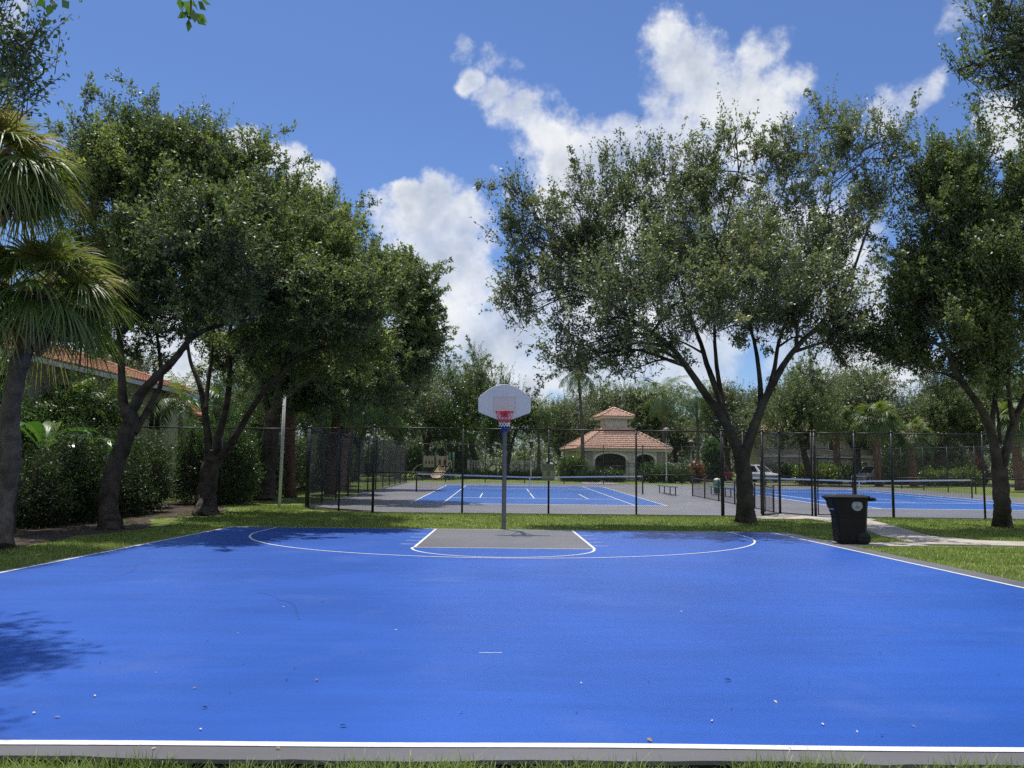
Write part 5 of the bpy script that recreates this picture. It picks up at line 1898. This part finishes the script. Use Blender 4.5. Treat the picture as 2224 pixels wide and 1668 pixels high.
for tx in (-1.9, -.55):
    b = MB()
    b.tube([(tx, -1.6, .70), (tx, -1.6, .74)], .62, 18)
    b.tube([(tx, -1.6, .03), (tx, -1.6, .7)], .08, 8)
    for k in range(4):
        a = k * math.pi / 2 + .5
        b.cbox(tx + .95 * math.cos(a) - .22, tx + .95 * math.cos(a) + .22, -1.6 + .95 * math.sin(a) - .22, -1.6 + .95 * math.sin(a) + .22, .40, .46, .01)
        b.tube([(tx + .95 * math.cos(a), -1.6 + .95 * math.sin(a), .03), (tx + .95 * math.cos(a), -1.6 + .95 * math.sin(a), .4)], .05, 6)
    t_ = b.build('picnic_table', DARKIN, None)
    t_.data.name = 'picnic_table'
    tag(t_, ('dark round picnic table under the left half of the pavilion arch', 'dark round picnic table near the pavilion column')[0 if tx < -1 else 1], 'table', 'picnic tables in the pavilion')
    t_['_pv'] = 1
pv_loc = (at(1333, 1000, 84)[0], 84.0, .14)
pv.location = pv_loc
pv.rotation_euler = (0, 0, math.radians(7))
for o in [o for o in COL.objects if '_pv' in o]:
    o.location = pv_loc
    o.rotation_euler = (0, 0, math.radians(7))
    del o['_pv']
# two wall boxes inside


def house_window(parent, x, y, z0, z1, w, axis='y', out=-1):
    """proud frame + pane on a wall whose outside faces -axis"""
    b = MB()
    t = .09
    for (u0, u1, v0, v1) in ((-w / 2 - t, -w / 2, z0 - t, z1 + t), (w / 2, w / 2 + t, z0 - t, z1 + t), (-w / 2, w / 2, z1, z1 + t), (-w / 2, w / 2, z0 - t, z0), (-.025, .025, z0, z1)):
        if axis == 'y':
            b.box(x + u0, x + u1, *(sorted((y, y + out * .06))), v0, v1)
        else:
            b.box(*(sorted((x, x + out * .06))), y + u0, y + u1, v0, v1)
    f = b.build('window', WHITE, parent)
    if axis == 'y':
        g_ = MB().box(x - w / 2, x + w / 2, *(sorted((y + out * .004, y + out * .02))), z0, z1)
    else:
        g_ = MB().box(*(sorted((x + out * .004, x + out * .02))), y - w / 2, y + w / 2, z0, z1)
    g_.build('pane', GLASS, f)


# left house
hx1 = -16.6
hs_ = empty('house', (hx1 - 5, 36, gz(36) - .05), 'cream two-storey house with red tiled roof behind the left hedge and palms', 'house')
z0_ = gz(36) - .05
MB().box(hx1 - 11, hx1, 25.5, 44.0, z0_, 5.0).build('wall', CREAM, hs_)
hip_roof('roof', hx1 - 11.7, hx1 + .7, 24.8, 44.7, 5.02, 2.1, TERRA2, hs_, .3, .4)
b = MB()
b.box(hx1 + .62, hx1 + .70, 24.8, 44.7, 4.82, 5.0)
b.box(hx1 - 11.7, hx1 + .619, 24.8, 24.88, 4.82, 5.0)
b.build('fascia', WHITE, hs_)
for y in (28, 32, 36, 40):
    house_window(hs_, hx1, y, 3.0, 4.3, 1.3, 'x', 1)
for x in (hx1 - 3, hx1 - 7):
    house_window(hs_, x, 25.5, 3.0, 4.3, 1.4, 'y', -1)
MB().box(hx1 - 6, hx1 - .6, 44.01, 47.6, z0_, 4.0).build('rear_wing', CREAM, hs_)
hip_roof('rear_wing_roof', hx1 - 6.5, hx1 - .2, 44.72, 48.2, 4.02, 1.2, TERRA2, hs_, .3, .4)
# yellow gabled porch
b = MB()
b.prism([(hx1 - 6.2, z0_), (hx1 - .8, z0_), (hx1 - .8, 2.4), (hx1 - 3.5, 3.5), (hx1 - 6.2, 2.4)], 22.0, 25.49, 'y')
b.build('porch', YELLOW, hs_)
b = MB()
for sx, xe in ((-1, hx1 - 6.6), (1, hx1 - .4)):
    b.add([(hx1 - 3.5, 21.7, 3.62), (hx1 - 3.5, 25.49, 3.62), (xe, 25.49, 2.36), (xe, 21.7, 2.36), (hx1 - 3.5, 21.7, 3.76), (hx1 - 3.5, 25.49, 3.76), (xe, 25.49, 2.50), (xe, 21.7, 2.50)],
          [(0, 1, 2, 3), (7, 6, 5, 4), (0, 3, 7, 4), (1, 5, 6, 2), (3, 2, 6, 7)])
b.build('porch_roof', TERRA2, hs_)

# beige apartment building right
AB = empty('apartment_building', (0, 0, 0), 'beige two-storey building half hidden behind trees beyond the right tennis court', 'building')
ax0, ax1 = at(1660, 1000, 100)[0], at(1905, 1000, 100)[0]
BEIGE = pmat('beige_stucco', (0.42, 0.37, 0.29), .9, .06, 2.0, .01, 30)
MB().box(ax0, ax1, 100, 112, 0, 5.9).build('wall', BEIGE, AB)
MB().box(ax0 - .02, ax1 + .02, 99.9, 99.998, 2.8, 3.1).build('string_course', WHITE, AB)
hip_roof('roof', ax0 - .8, ax1 + .8, 99.2, 112.8, 5.92, 2.6, TERRA, AB, .34, .45)
for i in range(4):
    x = ax0 + 1.8 + i * (ax1 - ax0 - 3.6) / 3
    house_window(AB, x, 100, 3.7, 5.1, 1.3)
    house_window(AB, x, 100, .9, 2.3, 1.3)

# white railings and garden wall behind the hoop
def railing(px0, px1, Yq, label, h=1.5):
    a, c = at(px0, 1000, Yq)[0], at(px1, 1000, Yq)[0]
    r = empty('white_railing', ((a + c) / 2, Yq, .1), label, 'railing', 'white picket railings')
    b = MB()
    n = int((c - a) / .16)
    for i in range(n + 1):
        x = a + (c - a) * i / n
        b.box(x - .035, x + .035, Yq - .02, Yq + .02, .1, .1 + h - .06)
    b.build('pickets', WHITE, r)
    b = MB()
    b.box(a - .08, c + .08, Yq - .06, Yq + .06, .1 + h - .058, .1 + h + .03)
    b.box(a, c, Yq - .05, Yq - .021, .3, .38)
    b.build('rails', WHITE, r)
    for x in (a - .14, c + .14):
        MB().cbox(x - .09, x + .09, Yq - .09, Yq + .09, .1, .1 + h + .12, .02).build('post', WHITE, r)


railing(1020, 1076, 87, 'white picket railing left of the hoop pole, beyond the far fence', 1.8)
railing(1113, 1180, 86, 'white picket railing right of the hoop pole, beyond the far fence', 1.85)
railing(1218, 1252, 87, 'short white picket railing beside the left end of the pavilion', 1.75)
wl = empty('garden_wall', (at(1470, 1000, 88)[0], 88, .1), 'low white garden wall right of the pavilion behind the coconut palm', 'wall')
wa, wc = at(1428, 1000, 88)[0], at(1526, 1000, 88)[0]
MB().box(wa, wc, 87.9, 88.1, .1, 1.8).build('panel', CREAM, wl)
MB().box(wa - .05, wc + .05, 87.85, 88.15, 1.802, 1.91).build('coping', WHITE, wl)


# lamp posts
LAMPM = pmat('weathered_lamp_paint', (0.17, 0.165, 0.155), 0.6, 0.1, 6.0)
def lamp(px, topy, Yq, label):
    tp = at(px, topy, Yq)
    x, zt_ = tp[0], tp[2]
    r = empty('street_lamp', (x, Yq, .1), label, 'lamp post', 'lantern lamp posts')
    b = MB()
    b.tube([(x, Yq, .1), (x, Yq, .5), (x, Yq, .52), (x, Yq, zt_ - .75)], [.11, .10, .06, .045], 10)
    b.build('pole', LAMPM, r)
    b = MB()
    b.tube([(x, Yq, zt_ - .74), (x, Yq, zt_ - .24)], [.13, .22], 6)
    b.build('lantern', GLASS, r)
    b = MB()
    b.tube([(x, Yq, zt_ - .238), (x, Yq, zt_ - .2), (x, Yq, zt_ - .05), (x, Yq, zt_)], [.34, .34, .12, .03], 8)
    b.build('cap', LAMPM, r)


lamp(1154, 955, 80, 'lantern lamp post standing right of the hoop pole behind the far fence')
lamp(1447, 928, 72, 'taller lantern lamp post right of the pavilion roof')
lamp(1501, 955, 78, 'lantern lamp post in front of the white garden wall')

# playground
pg = empty('play_structure', (at(935, 1040, 76)[0], 76, .1), 'tan playground structure with castle panels, slide and arc climber behind the net', 'playground')


def px2(px, py, Yq=76):
    q_ = at(px, py, Yq)
    return q_[0], q_[2]


def castle(px0, px1, pyt, pyb, notch, name, arch_plates):
    (xa, zt_), (xb, zb_) = px2(px0, pyt), px2(px1, pyb)
    w = xb - xa
    prof = [(xa, zb_), (xb, zb_)]
    if notch == 'crown':
        for i in range(12, -1, -1):
            t = i / 12
            prof.append((xa + w * t, zt_ - .12 + .13 * abs(math.sin(t * math.pi * 3))))
    else:
        prof += [(xb, zt_), (xb - w * .2, zt_), (xb - w * .2, zt_ - .1), (xa + w * .2, zt_ - .1), (xa + w * .2, zt_), (xa, zt_)]
    o = MB().prism(prof, 75.9, 75.98, 'y').build(name, TANP, pg)
    for (hx, hw, h0, h1) in arch_plates:
        bb = MB()
        xc = xa + w * hx
        zz0, zz1 = zb_ + (zt_ - zb_) * h0, zb_ + (zt_ - zb_) * h1
        bb.prism([(xc - hw, zz0), (xc + hw, zz0), (xc + hw, zz1), (xc + hw * .6, zz1 + hw * .7), (xc, zz1 + hw), (xc - hw * .6, zz1 + hw * .7), (xc - hw, zz1)], 75.88, 75.899, 'y')
        bb.build('dark_arch_plate', DARKIN, o)  # dark plate on the panel, an opening's shade put into its colour


castle(920, 943, 989, 1015, 'crown', 'castle_panel', [(.25, .06, .3, .5), (.55, .06, .3, .5), (.82, .06, .3, .5)])
castle(948, 973, 988, 1012, 'square', 'tower_panel', [(.30, .10, .05, .5), (.72, .10, .05, .5)])
for px in (918, 945, 975, 984):
    x, _ = px2(px, 1000)
    for yy_ in (76.2, 77.6):
        MB().tube([(x, yy_, .05), (x, yy_, 2.6)], .05, 8).build('deck_post', GREENB, pg)
xa, xb = px2(918, 1000)[0], px2(984, 1000)[0]
MB().box(xa, xb, 76.25, 77.6, 1.0, 1.08).build('deck', DARKIN, pg)
# slide towards the camera and left, with raised flared sides
V, F = [], []
sl0, sl1 = np.array([px2(966, 1016)[0], 76.0, 1.25]), np.array([px2(951, 1046)[0], 73.9, .30])
rows = 9
for i in range(rows):
    t = i / (rows - 1)
    c = sl0 * (1 - t) + sl1 * t
    c[2] = sl0[2] + (sl1[2] - sl0[2]) * (t ** .85) + (.10 * math.sin(t * math.pi) * -.6)
    wv = .42
    for (u, hgt) in ((-wv - .08, .30 - .1 * t), (-wv, .25 - .1 * t), (-wv * .85, .03), (0, 0), (wv * .85, .03), (wv, .25 - .1 * t), (wv + .08, .30 - .1 * t)):
        V.append((c[0] + u, c[1], c[2] + hgt))
for i in range(rows - 1):
    for j in range(6):
        a = i * 7 + j
        F.append((a, a + 1, a + 8, a + 7))
V = np.array(V)
V2 = V - np.array([0, 0, .05])
F = np.array(F)
np_mesh('slide', np.concatenate([V, V2]), np.concatenate([F, F[:, ::-1] + len(V)]), SLIDE, pg)
b = MB()
hx_, hz_ = px2(966, 1008)
b.tube(smooth_path([(hx_ - .55, 76.05, 1.15), (hx_ - .50, 76.05, 1.75), (hx_, 76.05, 1.35), (hx_ + .50, 76.05, 1.85), (hx_ + .62, 76.05, 1.15)], 6), .045, 7)
b.build('slide_hood', SLIDE, pg)
b = MB()
p0, p1, p2, p3 = px2(917, 1008), px2(906, 1012), px2(896, 1024), px2(892, 1044)
for dy in (0, .8):
    b.tube(smooth_path([(p0[0], 76 + dy, p0[1]), (p1[0], 76 + dy, p1[1]), (p2[0], 76 + dy, p2[1]), (p3[0], 76 + dy, p3[1]), (p3[0], 76 + dy, .1)], 6), .035, 7)
for (px, py) in ((912, 1010), (904, 1014), (898, 1021), (894, 1031), (892, 1041)):
    x, z = px2(px, py)
    b.tube([(x, 76, z), (x, 76.8, z)], .028, 6)
b.build('arc_climber', TANP, pg)


# ------------------------------------------------------------------ vehicles
def vehicle(kind, label, loc, rz, paint, Lc=4.6, Wc=1.85, Hc=1.72, boxy=.85):
    r = empty(kind, (0, 0, 0), label, 'car', 'cars parked beyond the courts')
    h1 = Hc * .56
    # body: stations along x (front +x)
    st = [(-Lc / 2, .42, h1 * .80, .80), (-Lc / 2 + .08, .30, h1 * .97, .93), (-Lc * .25, .24, h1, 1.0), (Lc * .16, .24, h1 * .99, 1.0), (Lc * .36, .24, h1 * .90, .97), (Lc / 2 - .10, .28, h1 * .80, .90), (Lc / 2, .40, h1 * .66, .78)]
    b = MB()
    rings = []
    for x, zb, zt_, k in st:
        w = Wc / 2 * k
        rings.append([(x, -w * .92, zb), (x, w * .92, zb), (x, w, zb + .12), (x, w, zt_ - .14), (x, w * .94, zt_), (x, -w * .94, zt_), (x, -w, zt_ - .14), (x, -w, zb + .12)])
    b.loft(rings, smooth=False)
    b.build('body', paint, r)
    cab = [(-Lc / 2 + .10 + (1 - boxy) * .5, h1 - .03), (-Lc / 2 + .28 + (1 - boxy), Hc - .08), (-Lc * .2, Hc), (Lc * .02, Hc - .02), (Lc * .24, h1 - .03)]
    b = MB()
    top = [(x, z) for x, z in cab]
    n = len(top)
    wb_, wt = Wc * .455, Wc * .37
    L_ = [(x, -(wb_ if z < h1 else wt), z) for x, z in top]
    R_ = [(x, (wb_ if z < h1 else wt), z) for x, z in top]
    b.add(L_ + R_, [tuple(range(n)), tuple(reversed(range(n, 2 * n)))] + [(i, n + i, n + (i + 1) % n, (i + 1) % n) for i in range(n)])
    b.build('cabin', paint, r)
    # glazing set slightly proud
    zc0, zc1 = h1 + .04, Hc - .13
    for s in (-1, 1):
        b = MB()
        for (xa, xb, xc, xd) in ((-Lc * .36, -Lc * .14, -Lc * .16, -Lc * .32), (-Lc * .12, Lc * .15, Lc * .03, -Lc * .13)):
            def yy(z):
                t = (z - h1) / (Hc - h1)
                return s * (wb_ + (wt - wb_) * max(0, min(1, t)) + .012)
            b.sheet([(xa, yy(zc0), zc0), (xb, yy(zc0), zc0), (xc, yy(zc1), zc1), (xd, yy(zc1), zc1)])
        b.build('side_window', GLASS, r)

    def slope(p, q, t0, t1, off, nm, wk=.86):
        p, q = np.array(p), np.array(q)
        a, c = p + (q - p) * t0, p + (q - p) * t1
        b = MB()
        b.sheet([(a[0] + off, -wb_ * wk, a[1] + .01), (a[0] + off, wb_ * wk, a[1] + .01), (c[0] + off, wt * wk, c[1] + .01), (c[0] + off, -wt * wk, c[1] + .01)])
        b.build(nm, GLASS, r)
    slope(cab[4], cab[3], .12, .9, .015, 'windscreen')
    slope(cab[0], cab[1], .18, .88, -.015, 'rear_window')
    for sx in (-Lc * .30, Lc * .32):
        for s in (-1, 1):
            b = MB()
            yc = s * (Wc / 2 - .09)
            b.tube([(sx, yc - .10, .33), (sx, yc - .10, .33), (sx, yc + .10, .33), (sx, yc + .10, .33)], [.22, .33, .33, .22], 20)
            w = b.build('wheel', RUBBER, r)
            b = MB()
            b.tube([(sx, yc - .108, .33), (sx, yc + .108, .33)], .19, 14)
            b.build('rim', GREYPOST, w)
    for s in (-1, 1):
        MB().cbox(-Lc / 2 - .012, -Lc / 2 + .10, s * Wc * .36 - .10, s * Wc * .36 + .10, h1 * .62, h1 * .86, .02).build('tail_light', RED, r)
        MB().cbox(Lc / 2 - .13, Lc / 2 + .004, s * Wc * .33 - .14, s * Wc * .33 + .14, h1 * .56, h1 * .70, .02).build('headlight', WHITE, r)
    r.location = loc
    r.rotation_euler = (0, 0, rz)
    return r


CARRED = pmat('red_car_paint', (0.40, 0.02, 0.025), .3, .05, 2.0)
CARSIL = pmat('silver_car_paint', (0.45, 0.46, 0.48), .3, .05, 2.0, metal=.3)
CARWHT = pmat('white_car_paint', (0.62, 0.64, 0.68), .3, .04, 2.0)
q = at(1564, 1040, 90)
vehicle('parked_car', 'red parked car seen through the fence left of the forked oak trunk', (q[0], 90, .10), math.radians(62), CARRED, Lc=4.4)
q = at(1648, 1040, 84)
vehicle('parked_car', 'pale blue-white parked car just right of the forked oak trunk', (q[0], 84, .10), math.radians(-60), CARWHT, Lc=4.4)
q = at(1893, 1045, 81)
vehicle('parked_car', 'silver parked car behind the right net, beside the closed gate', (q[0], 81, .10), math.radians(205), CARSIL, Lc=3.9, Wc=1.8)

# ------------------------------------------------------------------ lawn grass blades
def in_court(x, y):
    return (y > 4.56) & (y < 22.98) & (x > SL - .17) & (x < 7.79)


def in_path(x, y):
    a = (x > 8.9) & (x < 12.9) & (y > 28.85) & (y < 31.5)
    b_ = (y > 22.4) & (y < 28.9) & (x > 10.1 + (y - 22.5) * .2 - .1) & (x < 11.4 + (y - 22.5) * .2 + .05)
    c = (y > 19.15) & (y < 22.5) & (x > 9.75) & (x < 13.2) & ~((x > 11.8) & (y > 21.3)) & ~((x < 10.0) & (y > 20.2))
    d = (x >= 13.0) & (y > 19.2) & (y < 21.0)
    e_ = (x > 7.7) & (x < 9.8) & (y > 18.95) & (y < 19.9)
    return a | b_ | c | d | e_


def blades(regions):
    Ps, Hs, Ws = [], [], []
    for (x0, x1, y0, y1, dens, h, w) in regions:
        n = int((x1 - x0) * (y1 - y0) * dens)
        x, y = rng.uniform(x0, x1, n), rng.uniform(y0, y1, n)
        P = np.stack([x, y, np.zeros(n)], 1)
        nz = clump_noise(P, .45, 3) + .6 * clump_noise(P, 1.7, 4)
        ok = ~in_court(x, y) & ~in_path(x, y) & (nz > -.55)
        ok &= ~((x < -9.3) & (y > 13) & (y < 33) & (nz < .45))
        tennis_in = (y > 30.5) & (x > -7.4)
        ok &= ~tennis_in
        P, nz = P[ok], nz[ok]
        Ps.append(P)
        Hs.append(h * rng.uniform(.45, 1.2, len(P)) * (1 + .5 * nz))
        Ws.append(np.full(len(P), w))
    P = np.concatenate(Ps)
    H, Wd = np.concatenate(Hs), np.concatenate(Ws)
    P[:, 2] = [gground(0, y) - .01 for y in P[:, 1]]
    n = len(P)
    az = rng.uniform(0, 6.28, n)
    lean = rng.uniform(.05, .9, n)
    d = np.stack([np.cos(az), np.sin(az), np.zeros(n)], 1)
    s = np.stack([-np.sin(az), np.cos(az), np.zeros(n)], 1)
    mid = P + d * (H * lean * .35)[:, None] + np.array([0, 0, 1.0]) * (H * .6)[:, None]
    tip = P + d * (H * lean)[:, None] + np.array([0, 0, 1.0]) * (H * (1 - .25 * lean))[:, None]
    V = np.stack([P - s * Wd[:, None], P + s * Wd[:, None], mid + s * (Wd * .8)[:, None], mid - s * (Wd * .8)[:, None], tip], 1).reshape(-1, 3)
    b_ = (np.arange(n) * 5)[:, None]
    F4, F3 = b_ + np.array([0, 1, 2, 3]), b_ + np.array([3, 2, 4])
    t1 = np.clip(.42 + .25 * clump_noise(P, .9, 8) + rng.normal(0, .17, n) + (rng.uniform(size=n) > .95) * .4, 0, 1)
    return np_mesh('lawn_grass', V, [F4, F3], GRASSB, tint=np.concatenate([t1, t1]))


lg = blades([(-3.6, 3.7, 4.02, 4.58, 5600, .15, .0026), (-9.6, -7.3, 7.0, 23.2, 800, .07, .005), (-11.0, 15.2, 22.9, 30.9, 300, .075, .008), (-11.0, -7.4, 23.0, 34.0, 350, .08, .008),
             (7.7, 13.5, 10.0, 23.0, 800, .075, .005), (13.5, 22.0, 16, 30.2, 250, .07, .009), (-16, -9.6, 12, 34, 50, .08, .009)])
tag(lg, kind='stuff')

# ------------------------------------------------------------------ leaves and bits blown onto the court
LEAFPX = [(423, 1497, 0), (445, 1540, 0), (746, 1580, 0), (688, 1480, 0), (1002, 1550, 1), (1262, 1486, 1), (338, 1463, 1), (205, 1514, 1), (123, 1561, 0), (74, 1552, 1), (528, 1444, 1),
          (1108, 1519, 1), (436, 1587, 1), (783, 1418, 1), (640, 1453, 2), (500, 1506, 2), (622, 1479, 2), (218, 1441, 2), (1253, 1551, 2), (1581, 1480, 0), (1684, 1527, 1), (1408, 1483, 2),
          (1589, 1541, 2), (1757, 1483, 2), (1786, 1576, 1), (1984, 1581, 1), (1862, 1592, 1), (1915, 1600, 2), (2170, 1468, 2), (1410, 1611, 0), (1546, 1569, 1), (393, 1332, 2), (1128, 1328, 2),
          (516, 1378, 1), (615, 1320, 1), (1040, 1282, 2), (700, 1310, 1), (1330, 1280, 2), (565, 1260, 2), (1480, 1330, 1), (1768, 1270, 2), (1912, 1420, 2), (860, 1370, 1), (180, 1392, 2), (450, 1395, 1), (1715, 1627, 1), (603, 1628, 0), (334, 1628, 1)]
LM = [RUST, PALEL, DARKL]
LLAB = ['small curled brown leaf fallen on the blue court', 'tiny pale leaf scrap fallen on the blue court', 'tiny dark leaf scrap fallen on the blue court']
lv = []
for k in range(3):
    V = np.array([(-.03, 0, .002), (-.012, .011, .012), (.012, .012, .014), (.034, 0, .004), (.012, -.012, .008), (-.012, -.010, .006), (-.045, .002, .012)]) * (1.0, .62, .55)[k]
    F3 = np.array([(0, 1, 5), (1, 2, 4), (1, 4, 5), (2, 3, 4)])
    me_o = np_mesh('fallen_leaf', np.concatenate([V, V + [0, 0, .0012]]), np.concatenate([F3, F3[:, ::-1] + 7]), LM[k])
    lv.append(me_o)
used = set()
for (px, py, k) in LEAFPX:
    x, y, z = gp(px, py)
    o = lv[k] if k not in used else lv[k].copy()
    if k in used:
        COL.objects.link(o)
    used.add(k)
    o.location = (x, y, bz(y, 5) if y > 4.9 else bz(y, 4))
    o.rotation_euler = (rng.normal(0, .2), rng.normal(0, .2), rng.uniform(0, 6.28))
    sc_ = rng.uniform(.5, .95)
    o.scale = (sc_, sc_, sc_)
    tag(o, LLAB[k], 'leaf', ('brown leaves on the court', 'pale leaf scraps on the court', 'dark leaf scraps on the court')[k])
# dry litter in the grass in front of the court
ltr = [(-1.95, 4.38), (-1.2, 4.42), (-.62, 4.46), (-.5, 4.40), (-.48, 4.44), (.1, 4.44), (.95, 4.42), (2.0, 4.45), (2.1, 4.43), (-.25, 4.36), (1.6, 4.40), (-2.3, 4.42)]
for i, (x, y) in enumerate(ltr):
    o = lv[0].copy()
    COL.objects.link(o)
    o.location = (x, y, gground(0, y) + .035)
    o.rotation_euler = (rng.normal(0, .3), rng.normal(0, .3), rng.uniform(0, 6.28))
    o.scale = (1.5, 1.6, 1.3)
    tag(o, 'dry brown leaf lying in the grass along the near court edge', 'leaf', 'brown leaves in the near grass')
